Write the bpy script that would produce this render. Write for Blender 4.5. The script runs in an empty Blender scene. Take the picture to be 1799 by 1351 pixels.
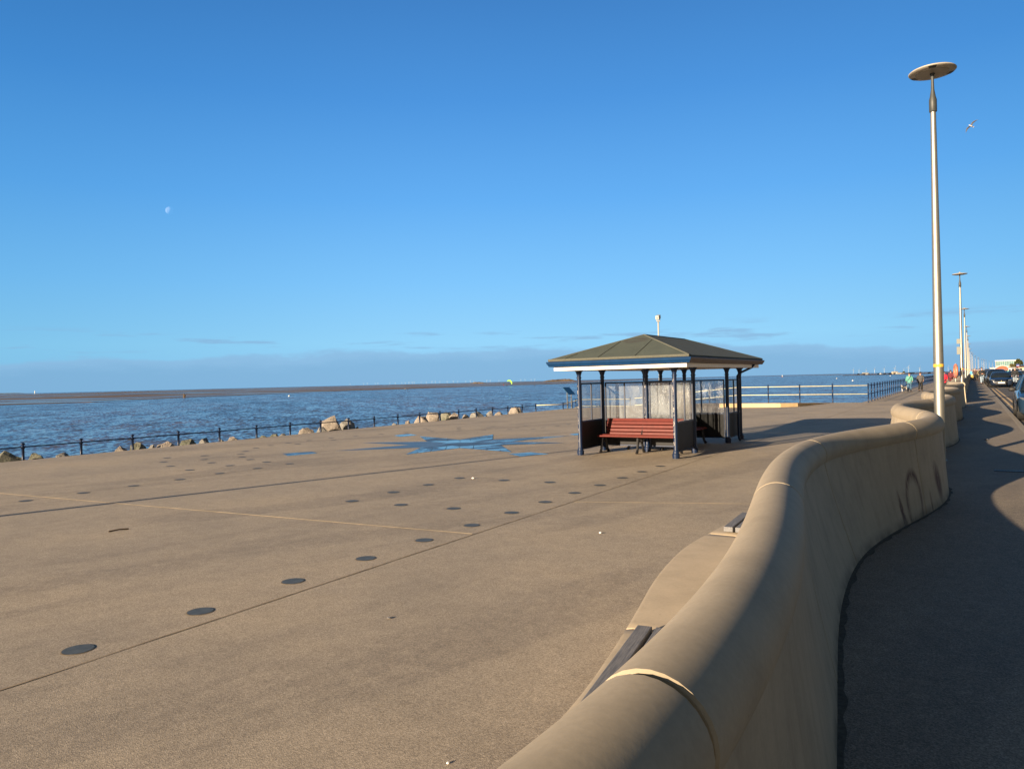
import bpy, bmesh, math, random
from mathutils import Vector, Matrix, noise
random.seed(7)
R = math.radians
C = bpy.context.scene.collection
# ------------------------------------------------------------------ frames
EZ = 1.55
TH = R(32.3)
DX, DY = math.sin(TH), math.cos(TH)
DECK, ROAD, SEA = -0.25, -0.11, -3.05
ROTZ = -TH                      # local +Y runs along the promenade, local +X towards the road

def bend(s): return 8.8e-5 * max(0.0, s - 180.0) ** 2
def P(s, l, z=0.0):             # along the promenade / across it (positive towards the road)
    l = l + bend(s)
    return Vector((DX * s + DY * l, DY * s - DX * l, z))

# ------------------------------------------------------------------ materials
def nd(nt, t, **k):
    n = nt.nodes.new(t)
    for a, v in k.items(): setattr(n, a, v)
    return n
def mat(name, col, rough=0.6, metal=0.0, var=0.0, scale=8.0, bump=0.0, bscale=None, spec=0.5, coat=0.0, stretch=(1, 1, 1), trans=0.0, col2=None, alpha=1.0, detail=6.0):
    m = bpy.data.materials.new(name); m.use_nodes = True
    nt = m.node_tree; b = nt.nodes['Principled BSDF']
    b.inputs['Roughness'].default_value = rough
    b.inputs['Metallic'].default_value = metal
    b.inputs['Specular IOR Level'].default_value = spec
    b.inputs['Coat Weight'].default_value = coat
    b.inputs['Transmission Weight'].default_value = trans
    b.inputs['Alpha'].default_value = alpha
    c = (*col, 1)
    b.inputs['Base Color'].default_value = c
    if var or bump or col2:
        tc = nd(nt, 'ShaderNodeTexCoord'); mp = nd(nt, 'ShaderNodeMapping')
        mp.inputs['Scale'].default_value = stretch
        nt.links.new(tc.outputs['Object'], mp.inputs['Vector'])
        no = nd(nt, 'ShaderNodeTexNoise'); no.inputs['Scale'].default_value = scale; no.inputs['Detail'].default_value = detail
        no.inputs['Roughness'].default_value = 0.65
        nt.links.new(mp.outputs[0], no.inputs['Vector'])
        if var or col2:
            mr = nd(nt, 'ShaderNodeMapRange'); mr.inputs[1].default_value = 0.3; mr.inputs[2].default_value = 0.7
            nt.links.new(no.outputs[0], mr.inputs[0])
            mx = nd(nt, 'ShaderNodeMix', data_type='RGBA')
            lo = col2 if col2 else tuple(max(0, v * (1 - var)) for v in col)
            hi = col if col2 else tuple(min(1, v * (1 + var)) for v in col)
            mx.inputs[6].default_value = (*lo, 1); mx.inputs[7].default_value = (*hi, 1)
            nt.links.new(mr.outputs[0], mx.inputs[0]); nt.links.new(mx.outputs[2], b.inputs['Base Color'])
        if bump:
            n2 = no
            if bscale:
                n2 = nd(nt, 'ShaderNodeTexNoise'); n2.inputs['Scale'].default_value = bscale; n2.inputs['Detail'].default_value = 5
                nt.links.new(mp.outputs[0], n2.inputs['Vector'])
            bp = nd(nt, 'ShaderNodeBump'); bp.inputs['Strength'].default_value = 1.0; bp.inputs['Distance'].default_value = bump
            nt.links.new(n2.outputs[0], bp.inputs['Height']); nt.links.new(bp.outputs[0], b.inputs['Normal'])
    return m

def world_vec(nt, sc=(1, 1, 1), rot=0.0):
    g = nd(nt, 'ShaderNodeNewGeometry'); mp = nd(nt, 'ShaderNodeMapping')
    # rotate world xy into the promenade frame, then scale
    mp.vector_type = 'POINT'
    r = nd(nt, 'ShaderNodeVectorRotate'); r.rotation_type = 'Z_AXIS'; r.inputs['Angle'].default_value = TH + rot
    nt.links.new(g.outputs['Position'], r.inputs['Vector'])
    nt.links.new(r.outputs[0], mp.inputs['Vector']); mp.inputs['Scale'].default_value = sc
    return mp.outputs[0]
def noise_n(nt, vec, scale, detail=4, rough=0.6, dist=0.0):
    n = nd(nt, 'ShaderNodeTexNoise'); n.inputs['Scale'].default_value = scale; n.inputs['Detail'].default_value = detail
    n.inputs['Roughness'].default_value = rough; n.inputs['Distortion'].default_value = dist
    nt.links.new(vec, n.inputs['Vector']); return n.outputs[0]
def ramp(nt, fac, pts):
    r = nd(nt, 'ShaderNodeValToRGB'); e = r.color_ramp.elements
    while len(e) > 1: e.remove(e[-1])
    e[0].position = pts[0][0]; e[0].color = (*pts[0][1], 1)
    for p, c in pts[1:]:
        x = e.new(p); x.color = (*c, 1)
    nt.links.new(fac, r.inputs[0]); return r.outputs[0]
def mixc(nt, fac, a, b, mode='MIX'):
    m = nd(nt, 'ShaderNodeMix', data_type='RGBA', blend_type=mode)
    for i, v in ((0, fac), (6, a), (7, b)):
        if isinstance(v, (int, float)): m.inputs[i].default_value = v
        elif isinstance(v, tuple): m.inputs[i].default_value = (*v, 1)
        else: nt.links.new(v, m.inputs[i])
    return m.outputs[2]
def math_n(nt, op, a, b=0.0, clamp=False):
    m = nd(nt, 'ShaderNodeMath', operation=op); m.use_clamp = clamp
    for i, v in ((0, a), (1, b)):
        if isinstance(v, (int, float)): m.inputs[i].default_value = v
        else: nt.links.new(v, m.inputs[i])
    return m.outputs[0]
def mrange(nt, v, a, b, c=0.0, d=1.0):
    m = nd(nt, 'ShaderNodeMapRange'); m.interpolation_type = 'SMOOTHSTEP'
    nt.links.new(v, m.inputs[0])
    for i, x in enumerate((a, b, c, d)): m.inputs[i + 1].default_value = x
    return m.outputs[0]
def newmat(name, rough=0.7):
    m = bpy.data.materials.new(name); m.use_nodes = True
    b = m.node_tree.nodes['Principled BSDF']; b.inputs['Roughness'].default_value = rough
    return m, m.node_tree, b

def paving_mat(name, c_lo, c_mid, c_hi, damp=True, grain=1.0):
    m, nt, b = newmat(name, 0.8)
    v = world_vec(nt)
    fine = noise_n(nt, v, 120, 2, 0.75)
    agg = nd(nt, 'ShaderNodeTexVoronoi'); agg.inputs['Scale'].default_value = 150; nt.links.new(v, agg.inputs['Vector'])
    sep = nd(nt, 'ShaderNodeSeparateColor'); nt.links.new(agg.outputs['Color'], sep.inputs[0])
    c1 = ramp(nt, sep.outputs[0], [(0.0, tuple(x * .6 for x in c_lo)), (0.25, c_lo), (0.6, c_mid), (0.93, c_hi), (1.0, tuple(min(.8, x * 1.25) for x in c_hi))])
    c2 = ramp(nt, fine, [(0.3, c_lo), (0.5, c_mid), (0.72, c_hi)])
    c = mixc(nt, 0.42, c1, c2)
    big = noise_n(nt, v, 0.45, 5, 0.6)
    c = mixc(nt, 1.0, c, ramp(nt, big, [(0.3, (.84, .85, .87)), (0.5, (1, 1, 1)), (0.7, (1.1, 1.08, 1.04))]), 'MULTIPLY')
    mid = noise_n(nt, v, 6, 4, 0.6)
    c = mixc(nt, 1.0, c, ramp(nt, mid, [(0.25, (.9, .9, .9)), (0.75, (1.1, 1.1, 1.1))]), 'MULTIPLY')
    rough = 0.8
    if damp:
        # long damp tide lines left by drained rain water, stretched along the promenade
        vd = world_vec(nt, (1.0, 0.22, 1.0), 0.35)
        dn = noise_n(nt, vd, 0.55, 6, 0.55, 0.6)
        dm = mrange(nt, dn, 0.52, 0.60)
        edge = noise_n(nt, v, 14, 3)
        dm2 = math_n(nt, 'MULTIPLY', dm, mrange(nt, edge, 0.2, 0.6), True)
        c = mixc(nt, math_n(nt, 'MULTIPLY', dm2, 0.42), c, mixc(nt, 1.0, c, (.55, .56, .6), 'MULTIPLY'))
        # sparse pale flecks of sand and shell
        sp = nd(nt, 'ShaderNodeTexVoronoi'); sp.inputs['Scale'].default_value = 5.0; nt.links.new(v, sp.inputs['Vector'])
        fl = math_n(nt, 'LESS_THAN', sp.outputs['Distance'], 0.035)
        c = mixc(nt, math_n(nt, 'MULTIPLY', fl, 0.6), c, (.5, .46, .38))
        b.inputs['Roughness'].default_value = 0.75
    nt.links.new(c, b.inputs['Base Color'])
    bp = nd(nt, 'ShaderNodeBump'); bp.inputs['Distance'].default_value = 0.0012 * grain; bp.inputs['Strength'].default_value = 0.8
    h = math_n(nt, 'ADD', agg.outputs['Distance'], fine)
    nt.links.new(h, bp.inputs['Height']); nt.links.new(bp.outputs[0], b.inputs['Normal'])
    b.inputs['Specular IOR Level'].default_value = 0.25
    return m

M = {}
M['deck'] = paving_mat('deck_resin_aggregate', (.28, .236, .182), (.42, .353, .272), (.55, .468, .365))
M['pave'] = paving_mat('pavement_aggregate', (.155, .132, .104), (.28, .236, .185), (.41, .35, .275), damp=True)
M['asphalt'] = paving_mat('asphalt', (.05, .047, .043), (.11, .1, .09), (.2, .18, .16), damp=False)
def concrete_mat(name, base, stain=True, smears=False, dark=0.85):
    m, nt, b = newmat(name, 0.72)
    v = world_vec(nt)
    n1 = noise_n(nt, v, 3.0, 8, 0.65); n2 = noise_n(nt, v, 55, 4, 0.7)
    lo = tuple(x * dark for x in base); hi = tuple(x * 1.1 for x in base)
    c = ramp(nt, n1, [(0.3, lo), (0.5, base), (0.72, hi)])
    c = mixc(nt, 1.0, c, ramp(nt, n2, [(0.3, (.93, .93, .93)), (0.7, (1.06, 1.06, 1.06))]), 'MULTIPLY')
    # pinholes in the cast face
    vo = nd(nt, 'ShaderNodeTexVoronoi'); vo.inputs['Scale'].default_value = 16; nt.links.new(v, vo.inputs['Vector'])
    c = mixc(nt, math_n(nt, 'MULTIPLY', math_n(nt, 'LESS_THAN', vo.outputs['Distance'], 0.045), .5), c, tuple(x * .4 for x in base))
    v3 = nd(nt, 'ShaderNodeTexVoronoi'); v3.inputs['Scale'].default_value = 5.5; nt.links.new(v, v3.inputs['Vector'])
    c = mixc(nt, math_n(nt, 'MULTIPLY', math_n(nt, 'LESS_THAN', v3.outputs['Distance'], 0.03), .55), c, tuple(x * .45 for x in base))
    sc_ = noise_n(nt, world_vec(nt, (3, 1.2, 3), .6), 4.0, 8, .75, 1.5)
    c = mixc(nt, math_n(nt, 'MULTIPLY', mrange(nt, sc_, .62, .72), .22), c, (.62, .56, .47))
    if stain:
        vv = world_vec(nt, (7, 7, .35)); s1 = noise_n(nt, vv, 1.6, 6, 0.6)
        c = mixc(nt, 1.0, c, ramp(nt, s1, [(0.25, (.84, .82, .8)), (0.5, (1, 1, 1)), (0.7, (1.04, 1.03, 1.02))]), 'MULTIPLY')
    if smears:
        g = nd(nt, 'ShaderNodeNewGeometry'); sx = nd(nt, 'ShaderNodeSeparateXYZ')
        r = nd(nt, 'ShaderNodeVectorRotate'); r.rotation_type = 'Z_AXIS'; r.inputs['Angle'].default_value = TH
        nt.links.new(g.outputs['Position'], r.inputs['Vector']); nt.links.new(r.outputs[0], sx.inputs[0])
        S, Z = sx.outputs[1], sx.outputs[2]
        vs = world_vec(nt, (30, 30, 3)); br = noise_n(nt, vs, 1.0, 5, 0.7)
        tot = None
        # (s centre, z centre, half width, half height, lean, ring?)
        for (s0, z0, a, h, lean, ring) in ((8.72, .16, .26, .36, -.15, 1), (9.75, .28, .17, .25, .35, 0), (8.3, .1, .06, .26, .1, 0), (9.3, .1, .035, .16, .1, 0)):
            ds = math_n(nt, 'SUBTRACT', S, s0); dz = math_n(nt, 'SUBTRACT', Z, z0)
            ds = math_n(nt, 'ADD', ds, math_n(nt, 'MULTIPLY', dz, lean))
            q = math_n(nt, 'ADD', math_n(nt, 'POWER', math_n(nt, 'ABSOLUTE', math_n(nt, 'DIVIDE', ds, a)), 2.0),
                       math_n(nt, 'POWER', math_n(nt, 'ABSOLUTE', math_n(nt, 'DIVIDE', dz, h)), 2.0))
            if ring:
                k = math_n(nt, 'SUBTRACT', 1.0, math_n(nt, 'MULTIPLY', math_n(nt, 'ABSOLUTE', math_n(nt, 'SUBTRACT', q, .75)), 2.6), True)
                k = math_n(nt, 'MULTIPLY', k, mrange(nt, dz, .42, -.5, 1.0, 0.75))
            else:
                k = math_n(nt, 'SUBTRACT', 1.15, q, True)
            tot = k if tot is None else math_n(nt, 'MAXIMUM', tot, k)
        tot = math_n(nt, 'MULTIPLY', tot, mrange(nt, br, .3, .52), True)
        c = mixc(nt, math_n(nt, 'MULTIPLY', tot, .95), c, (.085, .035, .026))
        # dirty foot of the wall
        foot = math_n(nt, 'MULTIPLY', mrange(nt, Z, .12, .0), mrange(nt, n1, .35, .6))
        c = mixc(nt, math_n(nt, 'MULTIPLY', foot, .7), c, (.07, .065, .055))
    nt.links.new(c, b.inputs['Base Color'])
    bp = nd(nt, 'ShaderNodeBump'); bp.inputs['Distance'].default_value = 0.0005; bp.inputs['Strength'].default_value = .5
    nt.links.new(n2, bp.inputs['Height']); nt.links.new(bp.outputs[0], b.inputs['Normal'])
    b.inputs['Specular IOR Level'].default_value = 0.3
    return m
M['coping'] = concrete_mat('cast_coping', (.405, .338, .245), stain=False)
M['wall'] = concrete_mat('cast_wall', (.42, .355, .262), smears=True)
M['ledge'] = concrete_mat('cast_ledge', (.46, .38, .275), stain=False)
M['sealant'] = mat('sealant', (.62, .48, .29), .8, var=.1, scale=20)
M['joint_pale'] = mat('joint_pale', (.72, .57, .36), .85, var=.25, scale=3)
M['joint_dark'] = mat('joint_dark', (.16, .12, .085), .9, col2=(.42, .33, .22), scale=9)
M['kerb'] = concrete_mat('kerb_stone', (.30, .26, .2))
M['upstand'] = concrete_mat('upstand', (.62, .45, .25), stain=False)
M['yellow'] = mat('yellow_paint', (.62, .43, .2), .7, var=.2, scale=20)
M['white_line'] = mat('worn_white_paint', (.6, .55, .45), .7, var=.15, scale=12)
M['timber'] = mat('weathered_timber', (.24, .235, .24), .7, col2=(.09, .095, .11), scale=5, stretch=(22, 1.4, 22), bump=.002)
M['slate'] = mat('slate_disc', (.085, .098, .105), .6, spec=.3, var=.25, scale=10, bump=.0015, bscale=40)
m, nt, b = newmat('wet_slate', .1)
v = world_vec(nt, (1, .5, 1), .4); n_ = noise_n(nt, v, 1.1, 5, .6, .6); w_ = mrange(nt, n_, .42, .56)
nt.links.new(mixc(nt, w_, (.06, .07, .08), (.018, .03, .045)), b.inputs['Base Color'])
rr_ = nd(nt, 'ShaderNodeMapRange'); nt.links.new(w_, rr_.inputs[0]); rr_.inputs[3].default_value = .42; rr_.inputs[4].default_value = .1
nt.links.new(rr_.outputs[0], b.inputs['Roughness'])
bp = nd(nt, 'ShaderNodeBump'); bp.inputs['Distance'].default_value = .006; nt.links.new(noise_n(nt, v, 3.0, 4), bp.inputs['Height']); nt.links.new(bp.outputs[0], b.inputs['Normal'])
b.inputs['Specular IOR Level'].default_value = .35
M['wet_slate'] = m
M['damp_slate'] = mat('damp_slate', (.075, .078, .08), .35, var=.25, scale=4, bump=.002, bscale=8)
M['navy'] = mat('navy_gloss_paint', (.006, .018, .055), .42, var=.25, scale=30, bump=.0006, bscale=60, spec=.35)
M['navy_flaked'] = mat('flaked_navy_paint', (.014, .03, .075), .38, scale=26, col2=(.02, .035, .08), bump=.001, coat=.2)
M['gutter_blue'] = mat('gutter_blue', (.004, .035, .11), .6, spec=.15, var=.15, scale=6)
M['black_panel'] = mat('black_panel', (.012, .013, .016), .55, spec=.25, var=.3, scale=9, bump=.001)
M['white_board'] = mat('white_board', (.8, .74, .68), .6, var=.06, scale=9)
M['soffit'] = mat('soffit', (.5, .42, .36), .7, var=.15, scale=5)
M['bench_red'] = mat('bench_red_gloss', (.118, .017, .013), .5, var=.2, scale=14, bump=.0006, spec=.2)
M['iron_black'] = mat('black_cast_iron', (.012, .012, .014), .45, var=.2, scale=20)
M['galv'] = mat('galvanised_steel', (.34, .33, .30), .5, metal=.85, var=.12, scale=12, stretch=(4, 4, .6), bump=.0005)
M['lamp_dark'] = mat('lamp_dark_grey', (.045, .05, .05), .5, var=.1, scale=12)
M['lamp_head'] = mat('lamp_head_cream', (.42, .38, .32), .5, var=.12, scale=9)
M['lamp_lens'] = mat('lamp_lens', (.27, .24, .2), .35, var=.1, scale=9)
M['yellow_tape'] = mat('yellow_band', (.6, .38, .05), .5, var=.1, scale=20)
M['rail_cream'] = mat('rail_cream', (.68, .64, .42), .5, var=.15, scale=9)
M['orange'] = mat('lifebuoy_orange', (.56, .17, .10), .45, var=.12, scale=9)
M['white'] = mat('white_paint', (.78, .77, .74), .5, var=.05, scale=9)
M['tyre'] = mat('tyre_rubber', (.014, .014, .014), .8, var=.2, scale=30)
M['rim'] = mat('alloy_rim', (.4, .4, .42), .35, metal=.8, var=.1, scale=20)
M['car_glass'] = mat('car_glass', (.012, .018, .025), .06, var=.1, scale=4, spec=.8)
M['headlight'] = mat('headlight_glass', (.14, .15, .16), .12, var=.2, scale=30, coat=.8)
M['amber'] = mat('amber_lamp', (.7, .4, .12), .2, var=.2, scale=20)
M['chrome'] = mat('chrome', (.75, .66, .4), .2, metal=.9, var=.1, scale=20)
M['chrome_grey'] = mat('chrome_grey', (.28, .28, .28), .25, metal=.9, var=.1, scale=20)
M['black_plastic'] = mat('black_plastic', (.018, .018, .019), .6, var=.2, scale=20)
M['plate'] = mat('number_plate', (.8, .78, .7), .4, var=.05, scale=9)
M['skin'] = mat('skin', (.5, .28, .2), .6, var=.1, scale=30)
M['hair_grey'] = mat('grey_hair', (.3, .28, .26), .8, var=.3, scale=60)
M['hair_brown'] = mat('brown_hair', (.06, .035, .02), .8, var=.3, scale=60)
M['rust'] = mat('drain_iron', (.05, .055, .06), .5, var=.3, scale=20)
M['dull_white'] = mat('dull_white_render', (.42, .41, .38), .7, var=.1, scale=1)
M['gull_white'] = mat('gull_white', (.75, .75, .75), .7, var=.05, scale=20)
M['gull_grey'] = mat('gull_grey', (.2, .2, .21), .7, var=.2, scale=20)
M['gull_tip'] = mat('gull_tip', (.02, .02, .02), .7, var=.2, scale=20)
M['sail'] = mat('sail_white', (.75, .73, .7), .6, var=.05, scale=2)
M['kite'] = mat('kite_green', (.35, .8, .08), .5, var=.1, scale=2)
M['turbine'] = mat('turbine_hazed', (.30, .38, .48), .5, var=.03, scale=.1)  # white turbines; fading through distant air is put into this grey-blue colour
M['brick'] = mat('red_brick', (.3, .1, .055), .85, var=.2, scale=1.2)
M['render_beige'] = mat('beige_render', (.5, .4, .28), .8, var=.1, scale=.6)
M['roof_brown'] = mat('brown_roof', (.12, .07, .045), .8, var=.2, scale=1)
M['pane_green'] = mat('green_glass', (.12, .22, .22), .12, var=.3, scale=.5)
M['steel_white'] = mat('white_steel', (.5, .5, .47), .5, var=.1, scale=1)
M['foliage'] = mat('foliage', (.09, .1, .03), .7, col2=(.035, .045, .015), scale=1.5)
M['foliage_dry'] = mat('dry_foliage', (.17, .14, .05), .75, col2=(.06, .06, .02), scale=1.5)
M['bark'] = mat('bark', (.09, .06, .04), .9, var=.3, scale=6)
M['grass'] = mat('grass_bank', (.08, .09, .03), .9, var=.3, scale=3, bump=.02)

def cloth(name, col): 
    if name not in M: M[name] = mat(name, col, .85, var=.18, scale=18, bump=.004, bscale=25)
    return M[name]

# ------------------------------------------------------------------ mesh helpers
def obj(name, bm, m, parent=None, smooth=False, loc=None, rz=None, ms=None):
    me = bpy.data.meshes.new(name)
    bmesh.ops.recalc_face_normals(bm, faces=bm.faces)
    bm.to_mesh(me); bm.free()
    for x in (ms if ms else [m]): me.materials.append(x)
    if smooth:
        me.polygons.foreach_set('use_smooth', [True] * len(me.polygons))
    o = bpy.data.objects.new(name, me); C.objects.link(o)
    if parent: o.parent = parent
    if loc is not None: o.location = loc
    if rz is not None: o.rotation_euler = (0, 0, rz)
    return o
def tag(o, label=None, cat=None, group=None, kind=None):
    if label: o['label'] = label
    if cat: o['category'] = cat
    if group: o['group'] = group
    if kind: o['kind'] = kind
    return o
def thing(name, label, cat, loc=(0, 0, 0), rz=0.0, group=None):
    o = bpy.data.objects.new(name, None); C.objects.link(o)
    o.location = loc; o.rotation_euler = (0, 0, rz); o.empty_display_size = .2
    return tag(o, label, cat, group)
def dup(root, loc, rz=None, label=None, group=None, scale=None):
    r = root.copy(); C.objects.link(r); r.location = loc
    if rz is not None: r.rotation_euler = (0, 0, rz)
    if label: r['label'] = label
    if group: r['group'] = group
    if scale: r.scale = scale
    for ch in list(root.children):
        c = ch.copy(); C.objects.link(c); c.parent = r
        for g in ch.children:
            d = g.copy(); C.objects.link(d); d.parent = c
    return r
def B(): return bmesh.new()
def box(bm, x0, y0, z0, x1, y1, z1, bev=0.0, mi=0):
    vs = [bm.verts.new(p) for p in ((x0, y0, z0), (x1, y0, z0), (x1, y1, z0), (x0, y1, z0), (x0, y0, z1), (x1, y0, z1), (x1, y1, z1), (x0, y1, z1))]
    fs = [bm.faces.new([vs[i] for i in q]) for q in ((0, 3, 2, 1), (4, 5, 6, 7), (0, 1, 5, 4), (1, 2, 6, 5), (2, 3, 7, 6), (3, 0, 4, 7))]
    for f in fs: f.material_index = mi
    if bev:
        es = list({e for f in fs for e in f.edges})
        bmesh.ops.bevel(bm, geom=es, offset=bev, segments=2, affect='EDGES', profile=.5)
    return vs
def tube(bm, pts, r, n=10, cap=True, mi=0):
    pts = [Vector(p) for p in pts]
    rs = r if isinstance(r, (list, tuple)) else [r] * len(pts)
    rings = []; up = None
    for i, p in enumerate(pts):
        t = ((pts[min(i + 1, len(pts) - 1)] - pts[max(i - 1, 0)])).normalized()
        if up is None: up = t.orthogonal().normalized()
        else:
            up = (up - t * up.dot(t)); up = up.normalized() if up.length > 1e-6 else t.orthogonal().normalized()
        w = t.cross(up)
        rings.append([bm.verts.new(p + (up * math.cos(a) + w * math.sin(a)) * rs[i]) for a in [2 * math.pi * k / n for k in range(n)]])
    for a, b in zip(rings, rings[1:]):
        for k in range(n):
            f = bm.faces.new((a[k], a[(k + 1) % n], b[(k + 1) % n], b[k])); f.material_index = mi
    if cap:
        bm.faces.new(rings[0][::-1]).material_index = mi; bm.faces.new(rings[-1]).material_index = mi
def lathe(bm, prof, n=16, o=(0, 0, 0), mi=0):   # prof: (radius, z)
    tube(bm, [(o[0], o[1], o[2] + z + i * 1e-6) for i, (r, z) in enumerate(prof)], [max(r, 1e-4) for r, z in prof], n, mi=mi)
def loft(bm, sections, closed=True, cap=True, mi=0):
    rings = [[bm.verts.new(p) for p in s] for s in sections]
    n = len(rings[0])
    for a, b in zip(rings, rings[1:]):
        for k in range(n if closed else n - 1):
            try: bm.faces.new((a[k], a[(k + 1) % n], b[(k + 1) % n], b[k])).material_index = mi
            except ValueError: pass
    if cap:
        bm.faces.new(rings[0][::-1]).material_index = mi; bm.faces.new(rings[-1]).material_index = mi
def ball(bm, c, r, n=12, sc=(1, 1, 1), mi=0):
    ret = bmesh.ops.create_uvsphere(bm, u_segments=n, v_segments=max(6, n // 2 + 2), radius=r)
    for v in ret['verts']: v.co = Vector((v.co.x * sc[0], v.co.y * sc[1], v.co.z * sc[2])) + Vector(c)
    for v in ret['verts']:
        for f in v.link_faces: f.material_index = mi
def sheet(name, pts, m, label=None, kind='structure', grid=None):
    bm = B(); bm.faces.new([bm.verts.new(p) for p in pts])
    o = obj(name, bm, m); 
    if kind: o['kind'] = kind
    return o
def smin(a, b, t): return a + (b - a) * t
def interp(tab, x, cosine=False):
    if x <= tab[0][0]: return tab[0][1]
    for (a, va), (b, vb) in zip(tab, tab[1:]):
        if x <= b:
            t = (x - a) / (b - a)
            if cosine: t = (1 - math.cos(math.pi * t)) / 2
            return va + (vb - va) * t
    return tab[-1][1]

# ------------------------------------------------------------------ camera
cam_d = bpy.data.cameras.new('camera'); cam = bpy.data.objects.new('camera', cam_d); C.objects.link(cam)
bpy.context.scene.camera = cam
cam_d.sensor_width = 36; cam_d.lens = 36 * 1280 / 1799; cam_d.clip_start = .05; cam_d.clip_end = 60000
cam.matrix_world = Matrix.Translation((0, 0, EZ)) @ Matrix.Rotation(R(90 - .2366), 4, 'X') @ Matrix.Rotation(R(-1.3748), 4, 'Z')

# ------------------------------------------------------------------ light
SUN_AZ, SUN_EL = R(49.0 + 180.0), R(12.5)       # azimuth clockwise from +Y of where the sun stands
sd = Vector((math.sin(SUN_AZ) * math.cos(SUN_EL), math.cos(SUN_AZ) * math.cos(SUN_EL), math.sin(SUN_EL)))
sl = bpy.data.lights.new('sun', 'SUN'); sl.energy = 5.0; sl.angle = R(.5); sl.color = (1.0, .79, .55)
so = bpy.data.objects.new('sun', sl); C.objects.link(so)
so.rotation_euler = sd.to_track_quat('Z', 'Y').to_euler()
w = bpy.data.worlds.new('World'); bpy.context.scene.world = w; w.use_nodes = True
nt = w.node_tree; bg = nt.nodes['Background']
sky = nd(nt, 'ShaderNodeTexSky'); sky.sky_type = 'NISHITA'; sky.sun_disc = False
sky.sun_elevation = SUN_EL; sky.sun_rotation = SUN_AZ
sky.air_density = 1.0; sky.dust_density = 0.15; sky.ozone_density = 3.0; sky.altitude = 0
tc = nd(nt, 'ShaderNodeTexCoord'); sx = nd(nt, 'ShaderNodeSeparateXYZ'); nt.links.new(tc.outputs['Generated'], sx.inputs[0])
el = sx.outputs[2]
# azimuth in radians, 0 ahead
azn = nd(nt, 'ShaderNodeMath', operation='ARCTAN2'); nt.links.new(sx.outputs[0], azn.inputs[0]); nt.links.new(sx.outputs[1], azn.inputs[1])
az = azn.outputs[0]
mpv = nd(nt, 'ShaderNodeCombineXYZ'); nt.links.new(az, mpv.inputs[0]); nt.links.new(el, mpv.inputs[1])
mp = nd(nt, 'ShaderNodeMapping'); nt.links.new(mpv.outputs[0], mp.inputs[0]); mp.inputs['Scale'].default_value = (9, 34, 1)
n1 = noise_n(nt, mp.outputs[0], 1.0, 7, .6)
mp2 = nd(nt, 'ShaderNodeMapping'); nt.links.new(mpv.outputs[0], mp2.inputs[0]); mp2.inputs['Scale'].default_value = (2.2, 5, 1)
n2 = noise_n(nt, mp2.outputs[0], 1.0, 3, .5)
# height of the top edge of the far cloud bank
top = math_n(nt, 'ADD', math_n(nt, 'MULTIPLY', n1, .032), math_n(nt, 'MULTIPLY', n2, .03))
top = math_n(nt, 'ADD', top, .006)
top = math_n(nt, 'ADD', top, mrange(nt, az, .25, .5, .0, -.014))
top = math_n(nt, 'ADD', top, mrange(nt, az, -.45, -.05, -.002, .009))
bank = mrange(nt, math_n(nt, 'SUBTRACT', el, top), .0035, -.0035)
skyn = mixc(nt, 1.0, sky.outputs[0], (.74, .47, .31), 'MULTIPLY')
skyr = ramp(nt, el, [(0.0, (2.0, 4.0, 5.9)), (.055, (2.05, 4.4, 6.4)), (.135, (1.45, 3.75, 6.5)), (.24, (.86, 2.85, 6.0)), (.36, (.5, 2.0, 4.9)), (.46, (.36, 1.5, 3.9)), (.6, (.3, .72, 1.5)), (1.0, (.3, .42, .65))])
# the sky is a little deeper away from the point opposite the sun
skyr = mixc(nt, 1.0, skyr, mixc(nt, mrange(nt, math_n(nt, 'ABSOLUTE', math_n(nt, 'SUBTRACT', az, .12)), .15, .85), (1.04, 1.04, 1.03), (.74, .86, .88)), 'MULTIPLY')
skyc = mixc(nt, mrange(nt, sx.outputs[1], -.05, .62), skyn, skyr)
hs = nd(nt, 'ShaderNodeHueSaturation'); hs.inputs['Saturation'].default_value = 1.0; hs.inputs['Value'].default_value = 1.0
nt.links.new(skyc, hs.inputs['Color'])
cloudc = mixc(nt, mrange(nt, math_n(nt, 'SUBTRACT', el, top), -.02, .0), (1.45, 2.85, 4.5), (1.85, 3.3, 5.0))
c = mixc(nt, math_n(nt, 'MULTIPLY', bank, .72), hs.outputs[0], cloudc)
# few thin wisps above the bank
mp3 = nd(nt, 'ShaderNodeMapping'); nt.links.new(mpv.outputs[0], mp3.inputs[0]); mp3.inputs['Scale'].default_value = (7, 75, 1); mp3.inputs['Location'].default_value = (3.4, 1.2, 0)
n3 = noise_n(nt, mp3.outputs[0], 1.0, 6, .6)
wisp = math_n(nt, 'MULTIPLY', mrange(nt, n3, .53, .66), mrange(nt, math_n(nt, 'ABSOLUTE', math_n(nt, 'SUBTRACT', el, .058)), .02, .004))
c = mixc(nt, math_n(nt, 'MULTIPLY', wisp, .6), c, (1.7, 2.9, 4.5))
nt.links.new(c, bg.inputs[0]); bg.inputs[1].default_value = .063
sc = bpy.context.scene
sc.view_settings.view_transform = 'Standard'; sc.view_settings.look = 'None'; sc.view_settings.exposure = 1.22; sc.view_settings.gamma = 1
sc.cycles.max_bounces = 8; sc.cycles.transparent_max_bounces = 16

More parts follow.
